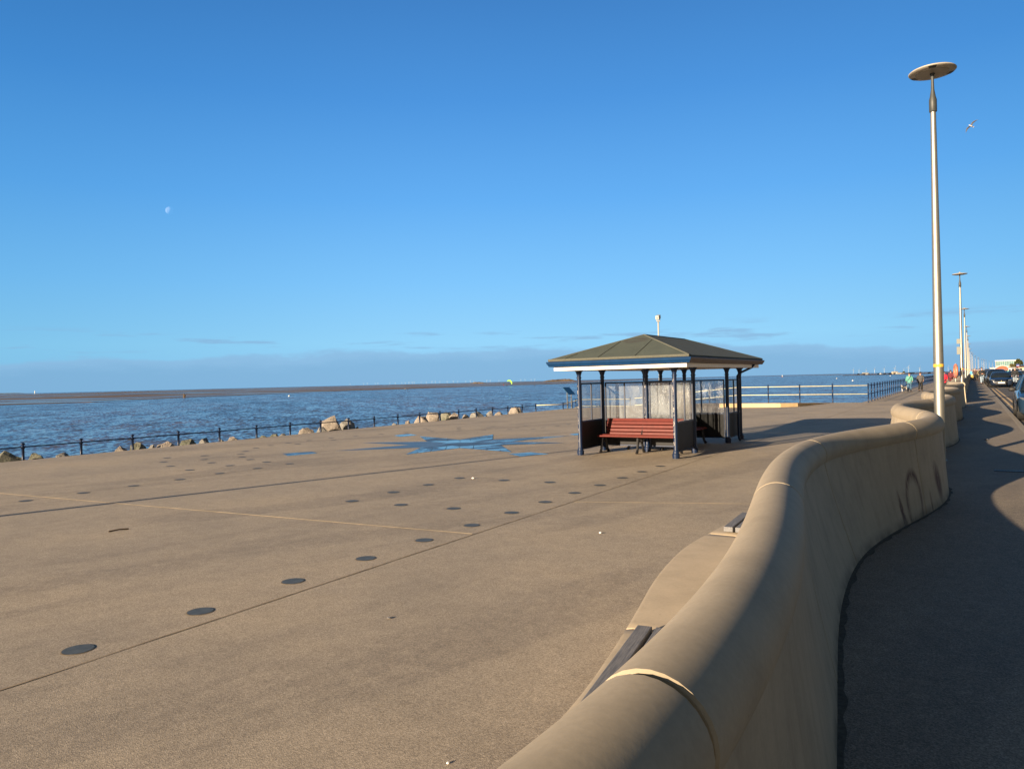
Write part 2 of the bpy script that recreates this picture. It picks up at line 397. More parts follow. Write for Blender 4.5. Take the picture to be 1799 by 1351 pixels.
# ------------------------------------------------------------------ ground, sea, road
S0, S1 = -30, 700
def strip(name, l0, l1, z, m, s0=S0, s1=S1, step=10, n0=None):
    bm = B(); ss = []; s = s0
    while s < s1: ss.append(s); s += step
    ss.append(s1)
    prev = None
    for s in ss:
        a, b = bm.verts.new(P(s, l0 if not callable(l0) else l0(s), z)), bm.verts.new(P(s, l1 if not callable(l1) else l1(s), z))
        if prev: bm.faces.new((prev[0], prev[1], b, a))
        prev = (a, b)
    o = obj(name, bm, m); o['kind'] = 'structure'; return o

# promenade deck: wide plaza then the narrow walk behind the railing
bm = B()
def q4(pts): bm.faces.new([bm.verts.new(P(*p)) for p in pts])
q4([(-30, -21.4, DECK), (-30, -.8, DECK), (49.1, -.8, DECK), (49.1, -15.5, DECK), (42, -21.7, DECK)])
prev = None
for s in [49.1] + list(range(55, 701, 10)):
    a, b = bm.verts.new(P(s, -5.75, DECK)), bm.verts.new(P(s, -.8, DECK))
    if prev: bm.faces.new((prev[0], prev[1], b, a))
    prev = (a, b)
# outer vertical edge of the deck
for pa, pb in (((-30, -21.4), (42, -21.7)), ((42, -21.7), (49.1, -15.5)), ((49.1, -15.5), (49.1, -5.75))):
    q4([(*pa, DECK), (*pb, DECK), (*pb, -.95), (*pa, -.95)])
tag(obj('promenade_deck', bm, M['deck']), kind='structure')
bm = B(); prev = None
for s in [49.1] + list(range(55, 701, 10)):
    a, b = bm.verts.new(P(s, -5.75, DECK + .001)), bm.verts.new(P(s, -5.75, -4))
    if prev: bm.faces.new((prev[0], prev[1], b, a))
    prev = (a, b)
tag(obj('quay_face', bm, M['kerb']), kind='structure')
# lower apron and revetment slope to the water
bm = B()
def q4(pts): bm.faces.new([bm.verts.new(P(*p)) for p in pts])
q4([(-30, -21.3, -.85), (60, -21.3, -.85), (60, -23.6, -.87), (-30, -23.6, -.87)])
q4([(-30, -23.6, -.87), (60, -23.6, -.87), (60, -29, -3.4), (-30, -29, -3.4)])
q4([(40, -21.3, -.851), (60, -21.3, -.851), (60, -5.8, -.851), (40, -5.8, -.851)])
q4([(60, -5.8, -.85), (60, -23.6, -.87), (64, -23.6, -3.4), (64, -5.8, -3.4)])
tag(obj('lower_apron', bm, M['kerb']), kind='structure')

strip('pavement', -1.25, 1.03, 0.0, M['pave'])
# raised kerb with its face to the road
bm = B(); prev = None
for s in [-30, -20, -10, 0] + list(range(5, 701, 5)):
    ring = [bm.verts.new(P(s, l, z)) for l, z in ((1.03, .0), (1.045, .004), (1.165, .004), (1.18, -.012), (1.185, ROAD - .02))]
    if prev:
        for k in range(4): bm.faces.new((prev[k], prev[k + 1], ring[k + 1], ring[k]))
    prev = ring
tag(obj('kerb', bm, M['kerb']), kind='structure')
strip('road', 1.18, 9.2, ROAD, M['asphalt'])
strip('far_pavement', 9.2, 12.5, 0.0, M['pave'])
def dyn(s): return 12.5
bm = B()
q4([(-30, 12.5, .01), (700, 12.5, .01), (700, 400, .01), (-30, 400, .01)])
tag(obj('ground', bm, M['grass']), kind='structure')
strip('yellow_line', 1.40, 1.50, ROAD + .004, M['yellow'], 12, 76.5)
strip('yellow_line', 1.66, 1.76, ROAD + .004, M['yellow'], 12, 76.5)
bm = B(); q4([(79.0, 1.25, ROAD + .004), (79.0, 3.35, ROAD + .004), (79.6, 3.35, ROAD + .004), (79.6, 1.25, ROAD + .004)])
q4([(79.6, 3.25, ROAD + .004), (79.6, 3.35, ROAD + .004), (150, 3.35, ROAD + .004), (150, 3.25, ROAD + .004)])
tag(obj('bay_line', bm, M['white_line']), kind='structure')

# joints in the deck
def seam(name, a, b, wd, m, z=DECK + .004, n=40):
    a = Vector(a).to_2d(); b = Vector(b).to_2d(); d = (b - a).normalized(); p = Vector((-d.y, d.x))
    bm = B(); prev = None
    for i in range(n + 1):
        c = a + (b - a) * i / n; wl = wd * (.5 + .3 * noise.noise(Vector((c.x * 3, c.y * 3, 0)))); off = .006 * noise.noise(Vector((c.x * 2, c.y * 2, 9)))
        r = [bm.verts.new((*(c + p * (off - wl)), z)), bm.verts.new((*(c + p * (off + wl)), z))]
        if prev: bm.faces.new((prev[0], prev[1], r[1], r[0]))
        prev = r
    return tag(obj(name, bm, m), kind='structure')
seam('deck_joint', P(-8, -5.0), P(48, -5.12), .016, M['joint_dark'], n=300)
seam('deck_joint', P(5.6, -21.2), P(7.04, -5.06), .03, M['joint_pale'], n=120)
seam('deck_joint', P(9.56, -5.0), P(10.85, -1.5), .028, M['joint_pale'], n=60)
seam('deck_joint', P(-8, -13.4), P(48, -13.5), .012, M['joint_dark'], n=200)
seam('deck_joint', P(24.0, -21.2), P(25.5, -5.06), .012, M['joint_dark'], n=100)
seam('deck_joint', P(36.0, -21.2), P(37.5, -1.6), .016, M['joint_pale'], n=100)

seam('deck_crack', Vector((*[gp0 for gp0 in (-1.02, 10.35)], 0)), Vector((-.62, 11.25, 0)), .006, M['joint_dark'], n=30)
seam('deck_crack', P(30.2, -11.5), P(33.5, -9.2), .012, M['joint_dark'], n=60)
seam('deck_crack', P(13.5, -7.0), P(19.5, -8.6), .007, M['joint_dark'], n=90)
# sea
def sea_mat():
    m, nt, b = newmat('sea_water', .16)
    def slope(vec, scale, amp, detail=3):
        n = nd(nt, 'ShaderNodeTexNoise'); n.inputs['Scale'].default_value = scale; n.inputs['Detail'].default_value = detail; n.inputs['Roughness'].default_value = .6
        nt.links.new(vec, n.inputs['Vector'])
        v = nd(nt, 'ShaderNodeVectorMath', operation='SUBTRACT'); nt.links.new(n.outputs['Color'], v.inputs[0]); v.inputs[1].default_value = (.5, .5, .5)
        w_ = nd(nt, 'ShaderNodeVectorMath', operation='MULTIPLY'); nt.links.new(v.outputs[0], w_.inputs[0]); w_.inputs[1].default_value = (amp, amp, 0)
        return w_.outputs[0]
    def vadd(a, b_):
        v = nd(nt, 'ShaderNodeVectorMath', operation='ADD'); nt.links.new(a, v.inputs[0])
        if isinstance(b_, tuple): v.inputs[1].default_value = b_
        else: nt.links.new(b_, v.inputs[1])
        return v.outputs[0]
    v1 = world_vec(nt, (.45, 1.0, 1.0), .55); v2 = world_vec(nt, (.35, 1.0, 1.0), .75)
    t_ = vadd(vadd(slope(v1, 2.1, .95, 4), slope(v2, .6, .5, 3)), slope(world_vec(nt, (.3, 1, 1), .6), .1, .26, 4))
    t_ = vadd(t_, (0, -.12, 1.0))
    nz = nd(nt, 'ShaderNodeVectorMath', operation='NORMALIZE'); nt.links.new(t_, nz.inputs[0]); nt.links.new(nz.outputs[0], b.inputs['Normal'])
    big = noise_n(nt, world_vec(nt, (.25, 1, 1), .6), .03, 5, .6)
    mid = noise_n(nt, v2, .3, 4, .6)
    c = mixc(nt, mrange(nt, mid, .35, .65), (.055, .07, .075), (.11, .092, .078))
    c = mixc(nt, mrange(nt, big, .4, .65), c, (.055, .07, .075))
    nt.links.new(c, b.inputs['Base Color'])
    b.inputs['IOR'].default_value = 1.31; b.inputs['Roughness'].default_value = .12; b.inputs['Specular Tint'].default_value = (1.0, .93, .82, 1)
    return m
M['sea'] = sea_mat()
bm = B(); bm.faces.new([bm.verts.new(p) for p in ((-26000, -200, SEA), (26000, -200, SEA), (26000, 26000, SEA), (-26000, 26000, SEA))])
tag(obj('sea', bm, M['sea']), kind='structure')

# sandbanks
def sand_mat():
    m, nt, b = newmat('wet_sand', .55)
    v = world_vec(nt, (.25, 1, 1), .55 - TH - .55)
    n = noise_n(nt, v, .012, 7, .65, .5)
    wet = mrange(nt, n, .50, .58)
    c = mixc(nt, wet, ramp(nt, noise_n(nt, v, .05, 5), [(.3, (.09, .058, .04)), (.7, (.2, .135, .09))]), (.06, .055, .05))
    nt.links.new(c, b.inputs['Base Color'])
    r = nd(nt, 'ShaderNodeMapRange'); nt.links.new(wet, r.inputs[0]); r.inputs[3].default_value = .85; r.inputs[4].default_value = .16
    nt.links.new(r.outputs[0], b.inputs['Roughness']); b.inputs['Specular IOR Level'].default_value = .35
    return m
M['sand'] = sand_mat()
def bank(name, near, far, z=SEA + .12):
    # outline: near shore and far shore as (x, y) lists, both left to right, roughened
    bm = B(); pts = []
    def rough(L):
        out = []
        for (a, b_) in zip(L, L[1:]):
            for k in range(14):
                t = k / 14; x = a[0] + (b_[0] - a[0]) * t; y = a[1] + (b_[1] - a[1]) * t
                y *= 1 + .022 * noise.noise(Vector((x * .02, y * .004, 3))) + .01 * noise.noise(Vector((x * .09, 0, 8)))
                out.append((x, y, z))
        out.append((*L[-1], z)); return out
    pts = rough(near) + rough(far)[::-1]
    vs = [bm.verts.new(p) for p in pts]; f = bm.faces.new(vs)
    r = bmesh.ops.extrude_face_region(bm, geom=[f])
    for v in r['geom']:
        if isinstance(v, bmesh.types.BMVert): v.co.z -= .3
    bmesh.ops.triangulate(bm, faces=[f for f in bm.faces if len(f.verts) > 4])
    return tag(obj(name, bm, M['sand']), kind='structure')
def gp(px, py, z=SEA):          # measured bearing and distance of a far feature on the sea plane
    S = .024; c, s = math.cos(math.atan(S)), math.sin(math.atan(S))
    u, v = px - 899.5, py - 675.5
    U, V = u * c - v * s, u * s + v * c
    p = R(.2366); y, zz = 1280 * math.cos(p) - V * math.sin(p), -1280 * math.sin(p) - V * math.cos(p)
    t = (z - EZ) / zz
    return (U * t, y * t)
def hz(px): return 691.8 - .024 * px
bank('sandbank', [gp(-250, 721), gp(0, 712), gp(150, 707.5), gp(330, 698.5), gp(470, 692.5), gp(620, 686.6), gp(760, 682), gp(900, 677.5), gp(1010, 673.6)],
     [gp(-250, hz(-250) + 2.2), gp(0, hz(0) + 2.0), gp(300, hz(300) + 1.2), gp(620, hz(620) + 1.0), gp(1010, hz(1010) + 1.0)])
bank('sandbank', [gp(1010, 673.6), gp(1120, 668), gp(1300, 661.8), gp(1480, 658.6)], [gp(1010, hz(1010) + 1.1), gp(1250, hz(1250) + .9), gp(1480, hz(1480) + 1.1)], SEA + .14)
bank('water_channel_bar', [gp(-250, 703), gp(0, 699.5), gp(250, 692.8), gp(420, 687)], [gp(-250, 700.5), gp(0, 697), gp(250, 690.8), gp(420, 686.2)], SEA + .3)
bank('shore_spit', [gp(1484, 660.0), gp(1520, 659.4), gp(1580, 658), gp(1640, 656.6), gp(1700, 655)], [gp(1484, 659.2), gp(1520, 657.2), gp(1580, 655.4), gp(1640, 653.9), gp(1700, 652.6)], SEA + .9)

# ------------------------------------------------------------------ the wavy wall
CREST = [(-7.7, -.45), (-3.3, -1.13), (1.2, -.525), (6.4, -1.16), (10.6, -.44), (14.6, -1.1), (19.0, -.45), (23.4, -1.1), (27.8, -.45), (32.2, -1.1), (36.8, -.45)]
x = 41.0; v = -.42
while x < 700: CREST.append((x, v)); v = -.5 if v < -.8 else -1.05; x += 4.5
def crest(s): return interp(CREST, s, True)
def wall_frame(s):
    e = .05; a = P(s - e, crest(s - e)); b = P(s + e, crest(s + e)); t = (b - a).normalized()
    return P(s, crest(s)), t, Vector((t.y, -t.x, 0))       # centre, tangent, towards the road
RC = .13
def cap_section(s, grow=0.0, r=RC):
    c, t, n = wall_frame(s); r = r + grow; out = []
    for k in range(19):
        a = math.radians(-24 + k * (228 / 18))
        out.append(c + n * (r * math.cos(a)) + Vector((0, 0, .87 + r * math.sin(a))))
    return out
def stem_section(s, grow=0.0, end=False):
    c, t, n = wall_frame(s)
    h = .105 + grow
    lb = -.28 + (crest(s) + .45) * .74
    base = P(s, lb); off = (base - c).dot(n) + grow
    dz = DECK - .05
    bl = -h - .2
    def q(x, z): return c + n * x + Vector((0, 0, z))
    road = []
    for k in range(9):
        u = k / 8; x = h + (off - h) * (u ** 1.15); road.append(q(x, .836 - u * (.836 + .03)))
    deck = [q(bl + ( -h - bl) * (k / 6) ** .9, dz + (.836 - dz) * k / 6) for k in range(7)]
    return road + [q(off, dz)] + deck
def wall_run(name, label, s0, s1, first_joint, pitch, ledge=False):
    root = thing(name, label, 'wall', P((s0 + s1) / 2 if s0 > 0 else 5, crest(5) if s0 < 0 else -.8, 0))
    inv = Matrix.Translation(-root.location)
    joints = []
    j = first_joint
    while j < s1: joints.append(j); j += pitch
    cuts = [s0] + [j for j in joints if j > s0 + .3] + [s1]
    cop, stem, seal = B(), B(), B()
    for a, b in zip(cuts, cuts[1:]):
        g = .008
        near = a < 12
        st = .08 if near else (.25 if a < 40 else .6)
        n = max(4, int((b - a) / st))
        ss = [a + g + (b - a - 2 * g) * i / n for i in range(n + 1)]
        secs = [cap_section(s) for s in ss]
        # eased arrises at the unit ends
        secs = [cap_section(a + g, -.006)] + [cap_section(a + g + .007)] + secs[1:-1] + [cap_section(b - g - .007)] + [cap_section(b - g, -.006)]
        loft(cop, secs)
        if a > s0 and a < 60: loft(seal, [cap_section(a - g - .02, -.012 if a < 5 else -.004), cap_section(a + g + .02, -.012 if a < 5 else -.004)])
        gs = .003 if a < 60 else 0
        ss = [a + gs + (b - a - 2 * gs) * i / n for i in range(n + 1)]
        secs = [stem_section(a + gs, -.008)] + [stem_section(a + gs + .01)] + [stem_section(s) for s in ss[1:-1]] + [stem_section(b - gs - .01)] + [stem_section(b - gs, -.008)]
        loft(stem, secs)
    for bm_ in (cop, stem, seal): bm_.transform(inv)
    for nm, bm_, m in (('coping', cop, M['coping']), ('wall_body', stem, M['wall']), ('joint_sealant', seal, M['sealant'])):
        if len(bm_.verts):
            o = obj(nm, bm_, m, root)
            me = o.data; me.polygons.foreach_set('use_smooth', [len(p.vertices) == 4 for p in me.polygons])
            try: me.set_sharp_from_angle(angle=R(28))
            except Exception: pass
    return root
wall1 = wall_run('sea_wall', 'wavy cream concrete wall with rounded coping, snaking from the foreground past the tall silver lamp post', -6.3, 38.3, -3.92, 2.6)
wall2 = wall_run('sea_wall', 'far wavy concrete wall beyond the gap in the first wall, its near end lit yellow', 41.3, 640, 43.9, 2.53)
inv1 = Matrix.Translation(-wall1.location)
b = B(); prev = None; s_ = -6.0
while s_ < 38.2:
    lb = -.28 + (crest(s_) + .45) * .74
    wv = .012 + .05 * abs(noise.noise(Vector((s_ * 3.1, 0, 0)))) + .008 * abs(noise.noise(Vector((s_ * 14, 3, 0))))
    r = [b.verts.new(P(s_, lb - .03, .006)), b.verts.new(P(s_, lb + wv, .005))]
    if prev: b.faces.new((prev[0], prev[1], r[1], r[0]))
    prev = r; s_ += .05
M['moss'] = mat('dirt_and_moss', (.075, .07, .055), .95, var=.5, scale=30, bump=.004)
tag(obj('dirt', b, M['moss']), 'dark line of dirt and moss along the foot of the wavy wall', 'dirt', kind='stuff')
# seat ledge on the deck side
LED = [(-4, -1.6), (-1, -1.35), (1, -1.33), (2.7, -1.44), (3.64, -1.62), (4.73, -1.87), (5.63, -1.99), (6.26, -1.97), (7, -1.93), (7.7, -1.8), (8.6, -1.5), (9.2, -1.2)]
def led(s): return sum(interp(LED, s + d) for d in (-.3, -.15, 0, .15, .3)) / 5
def ledge_sec(s, g=0.0):
    o = led(s) + g; i = crest(s) - .02
    return [P(s, i, DECK - .03), P(s, i, .2 - g * .4), P(s, o + .035, .2 - g * .4), P(s, o + .012, .193 - g * .4), P(s, o, .17), P(s, o + .03, -.02), P(s, o + .12, -.16), P(s, o + .12, DECK - .03)]
bm = B(); sb = B()
for a, b in ((-4, -1.2), (-1.2, 1.2), (1.2, 3.66), (3.66, 6.2), (6.2, 9.1)):
    n = 24; g = .009
    ss = [a + g + (b - a - 2 * g) * i / n for i in range(n + 1)]
    loft(bm, [ledge_sec(ss[0], .006)] + [ledge_sec(s) for s in [ss[0] + .008] + ss[1:-1] + [ss[-1] - .008]] + [ledge_sec(ss[-1], .006)])
    if a > -4: loft(sb, [ledge_sec(a - .03, .012), ledge_sec(a + .03, .012)])
bm.transform(inv1); sb.transform(inv1)
o = obj('seat_ledge', bm, M['ledge'], wall1); o.data.polygons.foreach_set('use_smooth', [len(p.vertices) == 4 for p in o.data.polygons])
try: o.data.set_sharp_from_angle(angle=R(32))
except Exception: pass
obj('joint_sealant', sb, M['sealant'], wall1)
def slat_seat(label, s0, s1, off, skew, n=4):
    a = P(s0, off); t = thing('timber_seat', label, 'seat', a + Vector((0, 0, .2)), ROTZ - skew, 'timber slat seats on the wall ledge')
    for k in range(n):
        b = B(); x = k * .098
        box(b, x, 0, .012, x + .078, s1 - s0, .055, .005)
        obj('slat', b, M['timber'], t)
    for y in (.1, (s1 - s0) - .1):
        b = B(); box(b, .01, y - .02, .0, n * .098 - .03, y + .02, .011); obj('bearer', b, M['iron_black'], t)
    return t
slat_seat('dark weathered timber slats on the concrete ledge nearest the camera, half hidden by the coping', 1.75, 3.60, -1.225, R(-9))
slat_seat('short timber slat seat further along the ledge, beyond the bare concrete stretch', 6.27, 7.02, -1.84, R(-3))

# ------------------------------------------------------------------ deck fittings
DISC = [(137,1141),(352,1074),(514.5,1021),(44.4,880),(146,866),(234.6,853.6),(315.7,842.5),(333,825.9),(386,831.8),(451.5,823),(509,814.8),(299,819.2),(287,811.8),(293.5,804.4),(359,800.7),(359,807.4),(372,813),(403.8,818),(468,811.8),(439.7,807.4),(425.6,803),(422.7,798),(431,793),(449.7,787.4),(474.8,782.6),(642.4,981),(744.7,949),(828.4,922.9),(898.4,900.7),(957.6,882),(1009.3,866),(1053.7,852.5),(1093.4,839.6),(1127.6,828.7),(1160,819),(965.8,847.4),(885,843.9),(807,840),(752.5,851.7),(690.7,864.9),(618,880.5),(703.9,887),(796.5,893.3),(506.7,778.3),(523,780),(543,774),(582,769.7),(586,773.3),(624.7,766.3),(669.5,762.8),(715,760),(746.7,753),(753,755.3),(759,758),(806,751.4),(806,753.5),(806,756.4),(851,755),(857.8,752.3),(865.5,749.6),(895,754.4),(909,751.4),(923,748.4),(936.7,754),(953.6,751.4),(979,748.4),(999,745.5)]
bm = B(); bmesh.ops.create_circle(bm, cap_ends=True, radius=.1, segments=40)
for v in bm.verts: v.co.z = .004
ring = B()
pv = None
for k in range(41):
    a = 2 * math.pi * k / 40
    r = [ring.verts.new((q * math.cos(a), q * math.sin(a), .002)) for q in (.1, .108)]
    if pv: ring.faces.new((pv[0], r[0], r[1], pv[1]))
    pv = r
bmesh.ops.remove_doubles(ring, verts=ring.verts, dist=1e-5)
d0 = None
DL = 'small dark slate disc set flush in the tan promenade deck'
for i, (px, py) in enumerate(DISC):
    x, y = gp(px, py, DECK)
    if d0 is None:
        d0 = obj('slate_disc', bm, M['slate']); tag(d0, DL, 'disc', 'slate discs inlaid in the promenade deck')
        obj('rim', ring, M['joint_dark'], d0); d0.location = (x, y, DECK)
    else: dup(d0, (x, y, DECK), rz=random.uniform(0, 6))

# compass star in wet slate
SC = Vector((-1.55, 21.55, DECK))
star = thing('compass_star', 'large eight-pointed star of wet blue slate inlaid in the deck left of the shelter', 'floor mosaic', SC)
tips = [(-2.76, 18.59), (-4.95, 20.1), (-4.75, 22.7), (-3.2, 24.9), (-.69, 24.9), (1.9, 23.6), (1.5, 20.9), (-.05, 18.55)]
tips = [Vector((a, b, 0)) - Vector((SC.x, SC.y, 0)) for a, b in tips]
major = {0, 3, 4, 7}
def notch(i):
    a, b = tips[i], tips[(i + 1) % 8]; d = (a.normalized() + b.normalized()).normalized(); return d * 1.5
for i, t_ in enumerate(tips):
    n0, n1_ = notch((i - 1) % 8), notch(i); z = .006 if i in major else .0045
    for side, nn in ((0, n0), (1, n1_)):
        b = B(); dz = z + .0008 * side
        steps = [0, .28, .55, .8, 1]
        # each half point is cut into slabs with fine joints
        c0 = t_.normalized() * .0
        for a_, b_ in zip(steps, steps[1:]):
            g = .006
            def pt(u, edge): 
                base = nn if edge else c0
                return base + (t_ - base) * u
            p = [pt(a_ + g, 0), pt(a_ + g, 1), pt(min(b_ - g, .995), 1), pt(min(b_ - g, .995), 0)]
            vs = [b.verts.new((v.x, v.y, dz)) for v in p]
            f = b.faces.new(vs)
        m_ = M['wet_slate'] if (i in major) else (M['damp_slate'] if side == 0 else M['wet_slate'])
        if i in (1, 2): m_ = M['damp_slate']
        obj('star_point', b, m_, star)
b = B(); bmesh.ops.create_circle(b, cap_ends=True, radius=.55, segments=32)
for v in b.verts: v.co.z = .0085
obj('centre_disc', b, M['wet_slate'], star)
DLAB = ['blue diamond slab beyond the star, close to the sea railing', 'blue diamond slab between the star and the shelter', 'blue diamond slab left of the star in open deck', 'blue diamond slab mostly behind the shelter post']
for i, quad in enumerate(([(692,765.3),(715,762),(733,764.6),(702,767.4)], [(892.8,797.8),(932,794.7),(964,797.8),(914.5,801.9)], [(496,797),(547.8,793.7),(557,796.3),(505,801)], [(1000,763.3),(1015,761.0),(1030,762.6),(1010,765)])):
    ps = [gp(*q, DECK) for q in quad]; cx = sum(p[0] for p in ps) / 4; cy = sum(p[1] for p in ps) / 4
    b = B(); vs = [b.verts.new((p[0] - cx, p[1] - cy, .005)) for p in ps]; b.faces.new(vs)
    tag(obj('diamond_slab', b, M['wet_slate'], loc=(cx, cy, DECK)), DLAB[i], 'floor mosaic', 'blue diamond slabs round the compass star')

# litter and small things on the ground
def scrap(name, label, cat, px, py, z, size, m, flat=.25, seed=0):
    x, y = gp(px, py, z); b = B(); bmesh.ops.create_icosphere(b, subdivisions=2, radius=size)
    for v in b.verts:
        v.co *= 1 + .35 * noise.noise(v.co / size + Vector((seed, 0, 0))); v.co.z = v.co.z * flat + size * flat
    return tag(obj(name, b, m, loc=(x, y, z)), label, cat)
scrap('paper_scrap', 'crumpled white scrap of paper on the deck in front of the far timber seat', 'litter', 1055, 937, DECK, .018, M['white'], .6, 1)
scrap('paper_scrap', 'white scrap on the deck beyond the near cross joint, left of the shelter', 'litter', 831, 841, DECK, .03, M['white'], .5, 2)
scrap('leaf', 'dark curled leaf alone on the deck in the lower middle', 'leaf', 684, 1086, DECK, .016, M['timber'], .4, 3)
scrap('leaf', 'dark leaf on the shaded pavement beside the wall', 'leaf', 1733, 773, 0, .05, M['timber'], .25, 4)
scrap('pebble', 'tiny pale pebble at the bottom edge of the deck', 'pebble', 787, 1341, DECK, .008, M['white'], .6, 5)
x0, y0 = gp(191, 935, DECK); x1, y1 = gp(226, 930, DECK)
b = B(); tube(b, [(0, 0, .01), ((x1 - x0) * .5, (y1 - y0) * .5 + .01, .018), (x1 - x0, y1 - y0, .01)], .009, 6)
tag(obj('stick', b, M['bark'], loc=(x0, y0, DECK)), 'thin brown stick lying on the deck at the left', 'stick')

# slotted drain across the pavement and a gully in the road
dr = thing('drain_channel', 'slotted dark iron drain channel across the shaded pavement', 'drain', P(13.42, .25, .004), ROTZ)
b = B()
box(b, 0, -.07, -.01, .78, .07, .001); obj('channel', b, M['iron_black'], dr)
b = B()
for k in range(20): box(b, .01 + k * .0385, -.06, .0015, .01 + k * .0385 + .022, .06, .006)
box(b, 0, -.075, .0015, .78, -.062, .007); box(b, 0, .062, .0015, .78, .075, .007)
obj('grating', b, M['rust'], dr)
g = thing('road_gully', 'small dark iron gully grate against the kerb', 'drain', P(40.7, 1.22, ROAD + .004), ROTZ)
b = B(); box(b, 0, 0, -.01, .35, .45, .001); obj('pit', b, M['iron_black'], g)
b = B()
for k in range(7): box(b, 0, k * .065, .0015, .35, k * .065 + .035, .006)
obj('grate', b, M['rust'], g)

# ------------------------------------------------------------------ shelter
SX, SY, STH = 1.603, 17.412, .558
W_, L_, A_ = 2.357, 5.475, 1.308
OV, ZE, ZR, RL, ZP, OS = .586, 1.981, 2.616, 1.497, 1.771, .436
sh = thing('seafront_shelter', 'navy iron and glass seafront shelter with a grey felt hipped roof', 'shelter', (SX, SY, DECK), -STH)
k = -DECK
def Z(z): return z - DECK
e = Z(ZE)
# roof felt
bm = B(); o1 = OV - .07
ez = e + .05
cs = [(-o1, -o1), (W_ + o1, -o1), (W_ + o1, L_ + o1), (-o1, L_ + o1)]
rg = [(W_ / 2, L_ / 2 - RL), (W_ / 2, L_ / 2 + RL)]
th = .05
v0 = [bm.verts.new((x, y, ez)) for x, y in cs]; r0 = [bm.verts.new((x, y, Z(ZR))) for x, y in rg]
v1 = [bm.verts.new((x, y, ez - th)) for x, y in cs]
bm.faces.new((v0[0], v0[1], r0[0])); bm.faces.new((v0[1], v0[2], r0[1], r0[0])); bm.faces.new((v0[2], v0[3], r0[1])); bm.faces.new((v0[3], v0[0], r0[0], r0[1]))
for i in range(4): bm.faces.new((v0[i], v1[i], v1[(i + 1) % 4], v0[(i + 1) % 4]))
bm.faces.new(v1)
def felt_mat():
    m, nt, b = newmat('roof_felt', .9)
    tcx = nd(nt, 'ShaderNodeTexCoord'); v = tcx.outputs['Object']
    n = noise_n(nt, v, 90, 3, .7); n2 = noise_n(nt, v, 2.5, 5, .6)
    c = ramp(nt, n, [(.3, (.04, .052, .047)), (.5, (.064, .08, .072)), (.75, (.115, .132, .117))])
    c = mixc(nt, 1.0, c, ramp(nt, n2, [(.3, (.85, .86, .84)), (.7, (1.12, 1.1, 1.05))]), 'MULTIPLY')
    # bitumen-dark repair smear near the top of the front hip
    sp = nd(nt, 'ShaderNodeSeparateXYZ'); nt.links.new(v, sp.inputs[0])
    dx = math_n(nt, 'DIVIDE', math_n(nt, 'SUBTRACT', sp.outputs[0], W_ / 2 - .02), .36); dy = math_n(nt, 'DIVIDE', math_n(nt, 'SUBTRACT', sp.outputs[1], .78), .22)
    q = math_n(nt, 'ADD', math_n(nt, 'POWER', math_n(nt, 'ABSOLUTE', dx), 2.0), math_n(nt, 'POWER', math_n(nt, 'ABSOLUTE', dy), 2.0))
    mpx = nd(nt, 'ShaderNodeMapping'); nt.links.new(v, mpx.inputs[0]); mpx.inputs['Scale'].default_value = (2, 16, 1)
    br = noise_n(nt, mpx.outputs[0], 1.3, 4, .6)
    k_ = math_n(nt, 'MULTIPLY', mrange(nt, q, 1.1, .5), mrange(nt, br, .45, .58), True)
    c = mixc(nt, math_n(nt, 'MULTIPLY', k_, .8), c, (.045, .038, .036))
    nt.links.new(c, b.inputs['Base Color'])
    bp = nd(nt, 'ShaderNodeBump'); bp.inputs['Distance'].default_value = .003; nt.links.new(n, bp.inputs['Height']); nt.links.new(bp.outputs[0], b.inputs['Normal'])
    return m
M['felt'] = felt_mat()
roof = obj('roof', bm, M['felt'], sh)
M['felt_edge'] = mat('pale_felt_edge', (.14, .14, .115), .9, col2=(.065, .07, .06), scale=55, bump=.002)
M['seam'] = mat('felt_seam', (.03, .03, .03), .9)
bm = B()     # pale gritty trims on the eaves and hips
def on(a, b_, t): return tuple(a[i] + (b_[i] - a[i]) * t for i in range(3))
rr = [(*p, Z(ZR)) for p in rg]; cc = [(*p, ez) for p in cs]
tube(bm, [(cc[0][0] - .01, cc[0][1] - .01, ez - .012), (cc[1][0] + .01, cc[1][1] - .01, ez - .012)], .032, 8)
tube(bm, [cc[1], rr[0]], .018, 6); tube(bm, [cc[0], rr[0]], .014, 6)
obj('verge_trim', bm, M['felt_edge'], roof)
bm = B(); tube(bm, [(cc[1][0] + .0, cc[1][1] + .03, ez - .02), (cc[2][0], cc[2][1], ez - .02)], .024, 6); tube(bm, [rr[0], rr[1]], .016, 6); tube(bm, [cc[2], rr[1]], .016, 6); tube(bm, [cc[3], rr[1]], .016, 6)
obj('ridge_cap', bm, M['felt'], roof)
bm = B()    # lap joints of the felt sheets on the front hip, running up the slope
def hip(x, t):  # point on the front hip face
    y = -o1 + t * (rg[0][1] + o1); z = ez + t * (Z(ZR) - ez); return Vector((x, y, z + .004))
for xb in (-.12, .72, 1.62):
    top_t = min(.97, (xb + o1) / (W_ / 2 + o1), (W_ + o1 - xb) / (W_ / 2 + o1)) 
    tube(bm, [hip(xb, .03), hip(xb + (W_ / 2 - xb) * .12, top_t * .98)], .006, 5)
obj('felt_seam', bm, M['seam'], roof)
